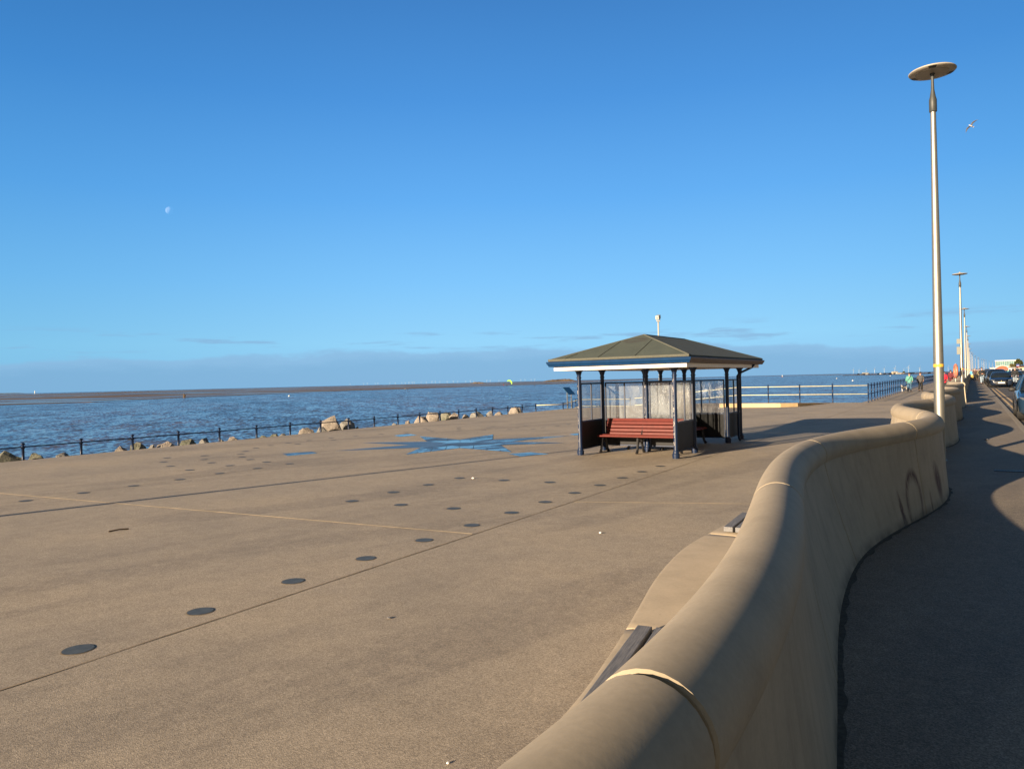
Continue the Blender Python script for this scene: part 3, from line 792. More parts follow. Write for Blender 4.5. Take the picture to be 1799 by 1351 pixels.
# gutter: ogee section round the eaves
def ogee(x0, y0, x1, y1, nx, ny, m, name):
    prof = [(0, .0), (.075, .004), (.08, -.01), (.072, -.02), (.066, -.05), (.045, -.075), (.03, -.112), (0, -.116)]
    bm = B(); L = math.hypot(x1 - x0, y1 - y0); tx, ty = (x1 - x0) / L, (y1 - y0) / L
    secs = []
    for (px, py, sgn) in ((x0, y0, -1), (x1, y1, 1)):
        secs.append([(px + nx * a + tx * sgn * a, py + ny * a + ty * sgn * a, e + z) for a, z in prof])
    loft(bm, secs); return obj(name, bm, m, sh)
g0 = OV - .09
ogee(-g0, -g0, W_ + g0, -g0, 0, -1, M['gutter_blue'], 'gutter')
M['gutter_brown'] = mat('gutter_dull', (.09, .06, .045), .5, var=.2, scale=5)
ogee(W_ + g0, -g0, W_ + g0, L_ + g0, 1, 0, M['gutter_brown'], 'gutter')
ogee(W_ + g0, L_ + g0, -g0, L_ + g0, 0, 1, M['gutter_blue'], 'gutter')
ogee(-g0, L_ + g0, -g0, -g0, -1, 0, M['gutter_blue'], 'gutter')
# white fascia board ring and soffit
zb, zt = Z(ZP) + .005, Z(1.862)
def fascia(x0, y0, x1, y1): 
    b = B(); box(b, x0, y0, Z(ZP), x1, y1, zt, .003); return obj('fascia_board', b, M['white_board'], sh)
f0 = OS
fascia(-f0, -f0, W_ + f0, -f0 + .03); fascia(-f0, L_ + f0 - .03, W_ + f0, L_ + f0)
fascia(-f0, -f0 + .032, -f0 + .03, L_ + f0 - .032); fascia(W_ + f0 - .03, -f0 + .032, W_ + f0, L_ + f0 - .032)
b = B(); box(b, -f0 + .033, -f0 + .033, Z(ZP) + .02, W_ + f0 - .033, L_ + f0 - .033, Z(ZP) + .04)
for x in (.28, .9, 1.52, 2.1): box(b, x, -f0 + .036, Z(ZP) + .014, x + .012, L_ + f0 - .036, Z(ZP) + .0195)
obj('soffit', b, M['soffit'], sh)
# columns
ph = Z(ZP) + .012
def column(x, y, m, base=True):
    r = .048; b = B()
    lathe(b, [(.078, 0), (.078, .035), (.082, .04), (.082, .11), (.066, .12), (.066, .15), (.055, .17), (r, .19), (r, ph - .2), (r + .012, ph - .195), (r + .012, ph - .175), (r, ph - .17), (r, ph - .13), (r + .01, ph - .1), (.075, ph - .045), (.098, ph - .03), (.1, ph)], 16, (x, y, 0))
    return obj('column', b, m, sh, smooth=False)
cols = [(0, 0), (W_, 0), (0, A_), (W_ / 2, A_), (W_, A_), (0, L_ - A_), (W_ / 2, L_ - A_), (W_, L_ - A_), (0, L_), (W_, L_)]
for c_ in cols:
    o = column(*c_, M['navy'])
    o.data.polygons.foreach_set('use_smooth', [len(p.vertices) == 4 for p in o.data.polygons])
    try: o.data.set_sharp_from_angle(angle=R(35))
    except Exception: pass
M['flakes'] = mat('bare_primer', (.55, .5, .44), .7, var=.2, scale=60)
for (cx_, cy_, seed) in ((W_, 0, 1), (0, 0, 2), (W_ / 2, A_, 3)):
    rnd = random.Random(seed); b = B()
    for i in range(60 if seed == 1 else 24):
        a = R(-118 + rnd.gauss(0, 9)); z = rnd.uniform(.3, ph - .25); h = rnd.uniform(.006, .03); wv = rnd.uniform(.03, .12)
        p = [(cx_ + .0492 * math.cos(a + s_ * wv), cy_ + .0492 * math.sin(a + s_ * wv), z + t_ * h) for s_, t_ in ((-1, -.6), (.7, -1), (1, .8), (-.4, 1))]
        b.faces.new([b.verts.new(q) for q in p])
    obj('paint_chips', b, M['flakes'], sh)
# glazed screens
def dirty_glass(name, haze):
    m = bpy.data.materials.new(name); m.use_nodes = True; nt = m.node_tree
    nt.nodes.remove(nt.nodes['Principled BSDF']); out = nt.nodes['Material Output']
    tr = nd(nt, 'ShaderNodeBsdfTransparent'); tr.inputs[0].default_value = (.93, .95, .96, 1)
    gl = nd(nt, 'ShaderNodeBsdfGlossy'); gl.inputs['Roughness'].default_value = .06; gl.inputs[0].default_value = (.9, .9, .9, 1)
    df = nd(nt, 'ShaderNodeBsdfDiffuse'); df.inputs[0].default_value = (.42, .47, .52, 1)
    tl = nd(nt, 'ShaderNodeBsdfTranslucent'); tl.inputs[0].default_value = (.42, .46, .5, 1)
    tcx = nd(nt, 'ShaderNodeTexCoord'); mpx = nd(nt, 'ShaderNodeMapping'); mpx.inputs['Scale'].default_value = (1, 1, .6); nt.links.new(tcx.outputs['Object'], mpx.inputs[0])
    n = noise_n(nt, mpx.outputs[0], 4, 8, .7, 1.2); nf = noise_n(nt, mpx.outputs[0], 60, 3, .7)
    f = math_n(nt, 'ADD', mrange(nt, n, .3, .75, haze * .45, haze * 1.45), math_n(nt, 'MULTIPLY', mrange(nt, nf, .66, .72), .3), True)
    ad = nd(nt, 'ShaderNodeMixShader'); ad.inputs[0].default_value = .35
    nt.links.new(df.outputs[0], ad.inputs[1]); nt.links.new(tl.outputs[0], ad.inputs[2])
    m1 = nd(nt, 'ShaderNodeMixShader'); nt.links.new(f, m1.inputs[0]); nt.links.new(tr.outputs[0], m1.inputs[1]); nt.links.new(ad.outputs[0], m1.inputs[2])
    lw = nd(nt, 'ShaderNodeLayerWeight'); lw.inputs[0].default_value = .5
    frv = math_n(nt, 'ADD', math_n(nt, 'MULTIPLY', math_n(nt, 'POWER', lw.outputs['Facing'], 4.0), .8), .05)
    m2 = nd(nt, 'ShaderNodeMixShader'); nt.links.new(frv, m2.inputs[0]); nt.links.new(m1.outputs[0], m2.inputs[1]); nt.links.new(gl.outputs[0], m2.inputs[2])
    nt.links.new(m2.outputs[0], out.inputs[0]); return m
M['glass'] = dirty_glass('scratched_glazing', .42)
M['glass_clear'] = dirty_glass('salt_glazing', .16)
ZS0, ZS1, ZS2 = .13, .8, 1.72        # panel bottom, sill, top
M['gasket'] = mat('glazing_gasket', (.42, .42, .4), .6, var=.2, scale=30)
def screen(x0, y0, x1, y1, mull, g='glass', name='screen'):
    L = math.hypot(x1 - x0, y1 - y0); a = math.atan2(y1 - y0, x1 - x0)
    fr = B()
    for xa, xb in ((0, .03), (L - .03, L)): box(fr, xa, -.018, ZS0 if xa else ZS0, xb, .018, ZS2, .003)
    box(fr, .031, -.02, ZS2 - .035, L - .031, .02, ZS2 + .002, .003); box(fr, .031, -.024, ZS1 - .03, L - .031, .024, ZS1 + .012, .003); box(fr, .031, -.017, ZS0, L - .031, .017, ZS0 + .03)
    for mx_ in mull: box(fr, mx_ - .014, -.017, ZS1 + .013, mx_ + .014, .017, ZS2 - .036)
    for z in (.3, .95, 1.25, 1.55):
        box(fr, -.05, -.006, z, -.001, .006, z + .018); box(fr, L + .001, -.006, z, L + .05, .006, z + .018)
    mt = Matrix.Translation((x0, y0, 0)) @ Matrix.Rotation(a, 4, 'Z'); fr.transform(mt)
    f = obj(name, fr, M['navy'], sh)
    b = B(); box(b, .0305, -.007, ZS0 + .031, L - .0305, .007, ZS1 - .031); b.transform(mt); obj('lower_panel', b, M['black_panel'], f)
    xs = [.031] + list(mull) + [L - .031]
    for xa, xb in zip(xs, xs[1:]):
        b = B(); q = [(xa + .012, 0, ZS1 + .014), (xb - .012, 0, ZS1 + .014), (xb - .012, 0, ZS2 - .037), (xa + .012, 0, ZS2 - .037)]
        q[0] = (xa + .001 if xa == .031 else xa + .015, 0, q[0][2]); b.faces.new([b.verts.new(p) for p in ((q[0][0], 0, q[0][2]), (xb - (.001 if xb == L - .031 else .015), 0, q[0][2]), (xb - (.001 if xb == L - .031 else .015), 0, q[2][2]), (q[0][0], 0, q[2][2]))])
        b.transform(mt); obj('pane', b, M[g], f)
    return f
gp_ = .07
screen(0, gp_, 0, A_ - gp_, [.58], 'glass_clear'); screen(W_, gp_, W_, A_ - gp_, [.58], 'glass_clear')
screen(gp_, A_, W_ / 2 - gp_, A_, [.53]); screen(W_ / 2 + gp_, A_, W_ - gp_, A_, [.53])
screen(gp_, L_ - A_, W_ / 2 - gp_, L_ - A_, [.53]); screen(W_ / 2 + gp_, L_ - A_, W_ - gp_, L_ - A_, [.4])
screen(0, L_ - A_ + gp_, 0, L_ - gp_, [.58], 'glass_clear'); screen(W_, L_ - A_ + gp_, W_, L_ - gp_, [.58], 'glass_clear')
screen(W_ / 2, A_ + gp_, W_ / 2, L_ - A_ - gp_, [.68, 1.36, 2.04])
# downpipe at the far right
b = B()
px_, py_ = W_ + .40, L_ - .3
tube(b, [(W_ + OV - .1, py_, e - .03), (W_ + OV - .1, py_, e - .12), (W_ + OV - .16, py_ - .04, e - .2), (W_ + .17, py_ - .26, e - .34), (W_ + .1, py_ - .3, e - .42), (W_ + .1, py_ - .3, .14), (W_ + .16, py_ - .38, .03)], .032, 10)
obj('downpipe', b, M['navy'], sh, smooth=True)
# small concrete pads under the columns
M['pad'] = mat('footing', (.33, .28, .22), .85, var=.15, scale=12)
for cx_, cy_ in ((0, 0), (W_, 0), (W_, A_), (W_, L_)):
    b = B(); n = 14
    f = b.faces.new([b.verts.new((cx_ + (.2 + .03 * math.sin(3 * a)) * math.cos(a), cy_ + .2 * math.sin(a), .004)) for a in [2 * math.pi * i / n for i in range(n)]])
    obj('footing', b, M['pad'], sh)

def bench(label, loc, rz, length=2.02):
    t = thing('bench', label, 'bench', loc, rz, 'red slatted benches inside the shelter')
    # seat slats (front at -y), curved back
    seat = [(-.25, .425), (-.165, .44), (-.075, .437), (.015, .425)]
    back = [(.075, .46, 78), (.10, .545, 78), (.125, .63, 76), (.155, .715, 72), (.185, .79, 68)]
    for i, (y, z) in enumerate(seat):
        b = B(); box(b, -length / 2, y - .036, z - .016, length / 2, y + .036, z + .016, .011)
        if i == 0: tube(b, [(-length / 2, y - .03, z - .008), (length / 2, y - .03, z - .008)], .022, 10)
        obj('slat', b, M['bench_red'], t)
    for y, z, a in back:
        b = B(); box(b, -length / 2 + .06, -.036, -.014, length / 2 - .0, .036, .014, .009)
        b.transform(Matrix.Translation((0, y, z)) @ Matrix.Rotation(R(a), 4, 'X')); obj('slat', b, M['bench_red'], t)
    for x in (-length / 2 + .07, 0, length / 2 - .07):
        b = B()
        tube(b, [(x, -.27, .43), (x, -.2, .405), (x, .0, .39), (x, .06, .43), (x, .12, .6), (x, .2, .82)], [.018, .02, .022, .022, .018, .012], 6)
        tube(b, [(x, -.17, .4), (x, -.2, .25), (x, -.225, .1), (x, -.28, .01)], [.04, .034, .03, .038], 6)
        tube(b, [(x, .02, .4), (x, .07, .25), (x, .12, .1), (x, .19, .01)], [.04, .034, .03, .038], 6)
        tube(b, [(x, -.2, .2), (x, -.08, .3), (x, .07, .22)], .012, 6)
        obj('leg', b, M['iron_black'], t)
    b = B(); box(b, -length / 2 + .08, .0, .36, length / 2 - .08, .012, .385); obj('rail', b, M['iron_black'], t)
    return t
def shp(x, y): 
    v = Matrix.Rotation(-STH, 4, 'Z') @ Vector((x, y, 0)); return Vector((SX + v.x, SY + v.y, DECK))
bench('sunlit red slatted bench facing the camera at the front of the shelter', shp(W_ / 2, A_ - .42), -STH)
bench('red slatted bench in shade facing the wall, glimpsed behind the right front column', shp(W_ / 2 + .40, L_ / 2), -STH + R(90), 2.3)
bench('red bench facing the sea behind the shelter glass', shp(W_ / 2 - .40, L_ / 2), -STH - R(90), 2.3)

# ------------------------------------------------------------------ street lamps
def make_lamp(label):
    t = thing('street_lamp', label, 'street lamp', (0, 0, 0), 0, 'silver street lamps along the promenade wall'); t.scale = (1, 1, .989)
    b = B(); lathe(b, [(.082, 0), (.082, 1.37), (.079, 1.372), (.0785, 1.64)], 24); lathe(b, [(.0785, 1.665), (.05, 5.2), (.043, 6.1)], 24)
    lathe(b, [(.1, 0), (.1, .02), (.083, .04)], 24)
    o = obj('pole', b, M['galv'], t, True)
    try: o.data.set_sharp_from_angle(angle=R(40))
    except Exception: pass
    b = B(); lathe(b, [(.0805, 1.64), (.0815, 1.644), (.0815, 1.688), (.0805, 1.692)], 24); obj('yellow_band', b, M['yellow_tape'], t, True)
    b = B(); box(b, -.035, -.0845, .45, .035, -.078, .85, .004); obj('hatch', b, M['galv'], t)
    b = B(); lathe(b, [(.052, 6.06), (.06, 6.07), (.06, 6.27), (.045, 6.33), (.026, 6.45), (.022, 6.6), (.03, 6.7), (.05, 6.745)], 20)
    o = obj('neck', b, M['lamp_dark'], t, True)
    b = B(); lathe(b, [(.02, 6.74), (.26, 6.732), (.355, 6.748), (.365, 6.76), (.352, 6.772), (.2, 6.795), (.06, 6.825), (.02, 6.826)], 40)
    o = obj('lamp_head', b, M['lamp_head'], t, True)
    b = B(); lathe(b, [(.25, 6.724), (.255, 6.7315)], 36); obj('diffuser', b, M['lamp_lens'], o)
    b = B(); lathe(b, [(.022, 6.825), (.035, 6.84), (.035, 6.86), (.01, 6.875)], 12); obj('photocell', b, M['lamp_head'], o)
    for a0 in (20, 140, 262):        # dark clips on the underside rim
        b = B()
        for i in range(3):
            a = R(a0 + i * 7); a2 = R(a0 + i * 7 + 7)
            pts = [(r * math.cos(q), r * math.sin(q), z) for r, q, z in ((.27, a, 6.729), (.35, a, 6.742), (.35, a2, 6.742), (.27, a2, 6.729))]
            b.faces.new([b.verts.new(p) for p in pts])
        bmesh.ops.remove_doubles(b, verts=b.verts, dist=1e-4)
        obj('clip', b, M['lamp_dark'], o)
    return t
LS = [14.51, 45.6, 71.59, 100.7, 128.3, 166, 206, 246.6, 265.5, 304.8, 346.3, 358.3, 398.7, 418.6, 431.5, 453.3, 492, 530.6]
LAB = {0: 'tall silver street lamp standing nearest, in the curve of the wavy wall', 1: 'second silver street lamp, carrying two small sign plates and an orange lifebuoy', 2: 'third silver street lamp, just right of the one with sign plates', 3: 'fourth silver street lamp, beside the smaller far lifebuoy'}
L0 = make_lamp(LAB[0]); L0.location = P(LS[0], -.49); L0.rotation_euler = (0, 0, R(-150))
for i, s in enumerate(LS[1:], 1):
    o = dup(L0, P(s, -.48), R(-150 + i * 37), LAB.get(i, 'small distant silver street lamp in the row receding along the wall'))
o = dup(L0, (-16.6, 2.9, DECK), 0, 'street lamp off to the left whose long thin shadow crosses the deck')
# sign plates and lifebuoys
def plate(label, s, l, z, wd, h, m):
    t = thing('sign_plate', label, 'sign', P(s, l, z), ROTZ, 'sign plates on the second lamp post')
    b = B(); box(b, -wd / 2, -.006, 0, wd / 2, .006, h, .003); obj('plate', b, m, t)
    b = B(); box(b, -.03, .007, h * .4, .03, .09, h * .4 + .04); obj('bracket', b, M['galv'], t)
M['sign_cream'] = mat('sign_cream', (.15, .16, .14), .5, var=.1, scale=20)
plate('small square pale sign plate, upper one on the second lamp post', 45.48, -.60, 2.98, .17, .26, M['sign_cream'])
plate('taller pale sign plate, lower one on the second lamp post', 45.48, -.60, 2.42, .17, .4, M['sign_cream'])
def lifebuoy(label, s, l, z, r, rz):
    t = thing('lifebuoy', label, 'lifebuoy', P(s, l, z), ROTZ + rz, 'orange lifebuoys above the wall')
    b = B(); n = 28
    secs = []
    for k in range(n + 1):
        a = 2 * math.pi * k / n
        secs.append([( .075 * math.sin(q), (r + .085 * math.cos(q)) * math.cos(a), (r + .085 * math.cos(q)) * math.sin(a)) for q in [2 * math.pi * j / 10 for j in range(10)]])
    loft(b, secs, cap=False); bmesh.ops.remove_doubles(b, verts=b.verts, dist=1e-4)
    obj('ring', b, M['orange'], t, True)
    b = B()
    for a in (45, 135, 225, 315):
        c = Vector((0, r * math.cos(R(a)), r * math.sin(R(a)))); q = 10; tdir = Vector((0, -math.sin(R(a)), math.cos(R(a)))); rd = Vector((0, math.cos(R(a)), math.sin(R(a))))
        rings = [[c + tdir * o_ + Vector((1, 0, 0)) * .079 * math.sin(w_) + rd * .089 * math.cos(w_) for w_ in [2 * math.pi * j / q for j in range(q)]] for o_ in (-.03, .03)]
        loft(b, rings)
    obj('tape_band', b, M['sign_cream'], t)
    b = B(); tube(b, [(.0, .1, -r - .35), (.01, .1, r + .1)], .025, 8); obj('bracket', b, M['galv'], t)
    return t
lifebuoy('large orange lifebuoy mounted beside the second lamp post above the wall', 45.3, -.75, 1.54, .30, R(9))
lifebuoy('smaller-looking far orange lifebuoy beside the fourth lamp post', 100.2, -.95, 1.66, .30, R(9))

# ------------------------------------------------------------------ railings
def post_mesh(h, r=.036):
    b = B()
    lathe(b, [(.05, 0), (.05, .02), (r, .04), (r, h * .42), (r + .016, h * .43), (r + .016, h * .47), (r, h * .48), (r, h * .84), (r + .018, h * .85), (r + .018, h * .9), (r * .8, h * .91), (r * .7, h * .93), (r + .02, h * .95), (r + .022, h * .97), (r * .8, h * .99), (.003, h)], 12)
    me = bpy.data.meshes.new('post'); b.to_mesh(me); b.free(); me.materials.append(M['navy'])
    me.polygons.foreach_set('use_smooth', [True] * len(me.polygons)); return me
PM = post_mesh(1.06); PMt = post_mesh(1.18)
def railing(label, posts, rails, me, m_rail, r=.019, group=None):
    root = thing('railing', label, 'railing', posts[0], 0)
    for p in posts[:100]:
        o = bpy.data.objects.new('post', me); C.objects.link(o); o.parent = root; o.location = p - root.location
    for path in rails:
        b = B(); tube(b, [q - root.location for q in path], r, 8); obj('rail', b, m_rail, root, True)
    if len(posts) > 100:
        b = B()
        for p in posts[100:]: q = p - root.location; tube(b, [q, q + Vector((0, 0, 1.15))], .03, 6)
        tag(obj('post_row', b, M['navy'], root), kind='stuff')
    return root
pA = [P(2.0 + 1.553 * k - .03 * 0, -22.2, -.87) for k in range(24)]
railing('dark blue railing along the rock edge, only its top rail showing above the deck', pA, [[P(2, -22.2, .065), P(37.72, -22.2, .065)], [P(2, -22.2, -.41), P(37.72, -22.2, -.41)]], PM, M['navy'])
def cor(pts, z): return [Vector((x, y, z)) for x, y in pts]
ramp_pts = [(1.45, 44.2), (3.1, 44.7), (5.0, 54.5), (8.5, 52.6)]
posts = []
for (a, b_) in zip(ramp_pts, ramp_pts[1:]):
    n = max(1, int(math.dist(a, b_) / 2.2))
    posts += [Vector((a[0] + (b_[0] - a[0]) * k / n, a[1] + (b_[1] - a[1]) * k / n, -.87)) for k in range(n)]
railing('cream-railed fence round the lower landing by the information board', posts[1:] + [Vector((8.5, 52.6, -.87))], [cor(ramp_pts, .07), cor(ramp_pts, -.42)], PM, M['rail_cream'], .024)
lB = [-5.45 - 1.94 * k for k in range(8)]
def zB(l): return DECK if l > -13.3 else DECK - (-13.3 - l) * .09
pB = [P(49.05, l, zB(l)) for l in lB]
rB = [P(49.05, -5.4, .79), P(49.05, -13.3, .79), P(49.05, -20.6, .12)]; rB2 = [P(49.05, -5.4, .27), P(49.05, -13.3, .27), P(49.05, -20.6, -.38)]
railing('navy posts with two cream rails across the end of the plaza, right of the shelter', pB[1:], [rB, rB2], PMt, M['rail_cream'], .024)
pC = [P(49.05 + 1.68 * k, -5.38, DECK) for k in range(0, 210)]
rc = [[P(s, -5.38, z) for s in [49.05] + list(range(60, 410, 10))] for z in (.79, .27)]
railing('long navy railing beside the promenade walk, receding behind the couple and dog', pC, rc, PMt, M['navy'], .021)
# cream upstand wedge
b = B()
A = [(42.0, -12.4), (42.1, -11.0), (42.4, -9.1), (43.3, -8.35), (48.5, -7.3)]
Bk = [(42.25, -12.4), (42.35, -11.0), (42.6, -9.2), (43.5, -8.55), (48.55, -7.5)]
tops = [-.02, -.02, -.03, -.05, DECK + .004]
fr = [b.verts.new(P(s, l, DECK - .02)) for s, l in A]; ft = [b.verts.new(P(s, l, z)) for (s, l), z in zip(A, tops)]
bt = [b.verts.new(P(s, l, z)) for (s, l), z in zip(Bk, tops)]; bb_ = [b.verts.new(P(s, l, DECK - .02)) for s, l in Bk]
for i in range(4):
    b.faces.new((fr[i], fr[i + 1], ft[i + 1], ft[i])); b.faces.new((ft[i], ft[i + 1], bt[i + 1], bt[i])); b.faces.new((bt[i], bt[i + 1], bb_[i + 1], bb_[i]))
b.faces.new((fr[0], ft[0], bt[0], bb_[0])); b.faces.new((fr[4], bb_[4], bt[4], ft[4]))
tag(obj('upstand', b, M['upstand']), 'low cream-yellow concrete upstand below the cream-railed fence', 'low wall')

# ------------------------------------------------------------------ boulders
def rock_mat(name, a, b_, c):
    m, nt, bb = newmat(name, .85)
    tcx = nd(nt, 'ShaderNodeTexCoord'); v = tcx.outputs['Object']
    n = noise_n(nt, v, 2.2, 8, .7); n2 = noise_n(nt, v, 14, 5, .7)
    col = ramp(nt, n, [(.3, a), (.5, b_), (.7, c)])
    col = mixc(nt, 1.0, col, ramp(nt, n2, [(.35, (.8, .8, .8)), (.65, (1.15, 1.15, 1.15))]), 'MULTIPLY')
    nt.links.new(col, bb.inputs['Base Color'])
    bp = nd(nt, 'ShaderNodeBump'); bp.inputs['Distance'].default_value = .05; nt.links.new(math_n(nt, 'ADD', n, n2), bp.inputs['Height']); nt.links.new(bp.outputs[0], bb.inputs['Normal'])
    return m
M['rock_a'] = rock_mat('pale_limestone', (.12, .12, .115), (.22, .212, .198), (.33, .315, .285))
M['rock_b'] = rock_mat('algae_limestone', (.06, .07, .045), (.16, .16, .125), (.26, .25, .2))
M['rock_c'] = rock_mat('pink_limestone', (.16, .14, .12), (.27, .235, .205), (.37, .33, .28))
def rock(s, l, z0, z1, wd, seed, m):
    rnd = random.Random(seed); b = B(); h = z1 - z0
    for i in range(34):
        u, v = rnd.uniform(-1, 1), rnd.uniform(0, 2 * math.pi); q = math.sqrt(1 - u * u)
        p = Vector((q * math.cos(v), q * math.sin(v), u)) * rnd.uniform(.8, 1)
        b.verts.new(p)
    bmesh.ops.convex_hull(b, input=b.verts)
    bmesh.ops.delete(b, geom=[v for v in b.verts if not v.link_faces], context='VERTS')
    bmesh.ops.triangulate(b, faces=b.faces)
    bmesh.ops.subdivide_edges(b, edges=b.edges, cuts=2, use_grid_fill=True)
    zs = [v.co.z for v in b.verts]; zmax = max(zs); xs = [v.co.x for v in b.verts]; hw = (max(xs) - min(xs)) / 2
    for v in b.verts:
        c = v.co.copy(); c += c.normalized() * .07 * noise.noise(c * 2.3 + Vector((seed, 0, 0))) + c.normalized() * .035 * noise.noise(c * 6 + Vector((0, seed, 0)))
        v.co = Vector((c.x / hw * wd / 2, c.y * wd * .5, (c.z / zmax) * h * .5 + h * .5))
    return obj('boulder', b, m, loc=P(s, l, z0), rz=ROTZ + R(15) * rnd.uniform(-1, 1))
def s_at(px, l):
    lo, hi = -5.0, 200.0
    for _ in range(50):
        mid = (lo + hi) / 2; p = P(mid, l); u = p.x / p.y * 1280 + 899.5
        if u < px: lo = mid
        else: hi = mid
    return lo
ROCKS = [(6, 62, 796, 'b'), (62, 35, 800, 'b'), (110, 26, 798, 'a'), (212, 25, 786.5, 'c'), (242, 30, 780, 'b'), (266, 16, 784, 'a'), (292, 38, 778.5, 'c'), (332, 33, 774, 'b'), (359, 22, 772, 'a'), (390, 14, 775, 'a'), (411, 24, 769.5, 'c'), (463, 18, 767.5, 'b'), (482, 20, 765, 'b'), (497, 16, 763.5, 'a'), (539, 28, 753.5, 'c'), (566, 24, 752, 'a'), (582, 32, 734.5, 'c'), (609, 31, 740, 'a'), (629, 12, 752, 'b'), (694, 12, 745.5, 'a'), (717, 11, 740.5, 'c'), (741, 23, 733, 'c'), (761, 28, 725.5, 'c'), (784, 19, 726.5, 'b'), (798, 15, 727, 'c'), (818, 14, 729.5, 'c'), (837, 26, 725, 'a'), (861, 14, 724, 'a'), (876, 15, 725.5, 'c'), (904, 25, 716, 'c')]
SPECIAL = {16: 'tallest pale pinkish boulder behind the blue railing', 17: 'big blocky pale boulder just right of the tallest one', 29: 'round pale boulder standing alone, furthest right behind the railing', 0: 'large grey boulder cut by the left edge of the picture', 22: 'broad pale boulder behind the railing between two smaller ones', 23: 'dark algae-stained boulder beside the broad pale one', 7: 'long green-stained boulder behind the blue railing', 1: 'greenish boulder next to the leftmost railing post'}
WORD = {'a': 'pale cream', 'b': 'dark green-stained', 'c': 'pinkish pale'}
for i, (px, wp, ty, kd) in enumerate(ROCKS):
    l = -23.2 - .25 * (i % 3); px_c = px
    # bearing corrected for the small roll of the view
    v_ = ty + 8 - 675.5; pxr = 899.5 + (px - 899.5) - v_ * .024
    s = s_at(pxr, l); p = P(s, l); Y = p.y
    zt_ = EZ - (ty - hz(px) + .3) * Y / 1280
    wd = wp * Y / 1280 * 1.0
    o = rock(s, l, -1.0, zt_ + (.14 if i in (16, 17) else .07), wd * 1.16, i + 11, M['rock_' + kd])
    tag(o, SPECIAL.get(i, f"{WORD[kd]} boulder in the rock edge behind the blue railing"), 'boulder', 'boulders along the sea edge')

# ------------------------------------------------------------------ information board, camera mast
M['mast_grey'] = mat('mast_grey', (.42, .42, .4), .6, var=.08, scale=9)
M['leg_grey'] = mat('leg_grey', (.11, .12, .13), .6, var=.1, scale=9)
t = thing('information_board', 'small slanted blue information board on two grey legs at the far deck edge', 'information board', (3.55, 45.7, DECK), 0)
for (lx, ly) in ((-.12, .3), (.2, -.3)):
    pass
bx = Vector((.36, .60, 0)).normalized(); sv = Vector((.38, 0, -.46))
ctr = Vector((.02, 0, 1.13))
b = B(); ww = .46
c4 = [ctr - bx * ww - sv * .5, ctr + bx * ww - sv * .5, ctr + bx * ww + sv * .5, ctr - bx * ww + sv * .5]
nn = (c4[1] - c4[0]).cross(c4[3] - c4[0]).normalized() * .025
v1 = [b.verts.new(p) for p in c4]; v2 = [b.verts.new(p + nn) for p in c4]
b.faces.new(v1); b.faces.new(v2[::-1])
for i in range(4): b.faces.new((v1[i], v1[(i + 1) % 4], v2[(i + 1) % 4], v2[i]))
M['board_blue'] = mat('board_blue', (.03, .1, .17), .3, var=.3, scale=9)
obj('panel', b, M['board_blue'], t)
for sx_ in (-.62, .62):
    b = B(); base = bx * ww * sx_ + Vector((.02, 0, 0))
    tube(b, [base, base + Vector((0, 0, 1.11))], .03, 8); obj('leg', b, M['leg_grey'], t)
b = B(); tube(b, [bx * ww * -.62 + Vector((.02, 0, .72)), bx * ww * .62 + Vector((.02, 0, .72))], .02, 6); obj('crossbar', b, M['lamp_dark'], t)

t = thing('camera_mast', 'white camera housing on a slim pole rising behind the shelter roof', 'security camera', P(45.7, -17.4, DECK), 0)
b = B(); lathe(b, [(.08, 0), (.055, .6), (.05, 5.5)], 12); obj('mast', b, M['mast_grey'], t, True)
b = B(); box(b, -.1, -.12, 5.5, .1, .12, 5.6, .02); box(b, -.12, -.05, 5.6, -.1, .05, 5.82); box(b, .1, -.05, 5.6, .12, .05, 5.82); obj('pan_head', b, M['mast_grey'], t)
b = B(); box(b, -.12, -.28, 5.66, .12, .24, 5.92, .03); b.transform(Matrix.Translation((0, 0, 5.76)) @ Matrix.Rotation(R(-25), 4, 'Z') @ Matrix.Rotation(R(12), 4, 'X') @ Matrix.Translation((0, 0, -5.76))); hs_ = obj('camera_housing', b, M['mast_grey'], t)
b = B(); lathe(b, [(.05, 0), (.05, .02)], 12); b.transform(Matrix.Translation((-.11, -.235, 5.72)) @ Matrix.Rotation(R(-25), 4, 'Z') @ Matrix.Rotation(R(90), 4, 'X')); obj('lens', b, M['black_plastic'], hs_)

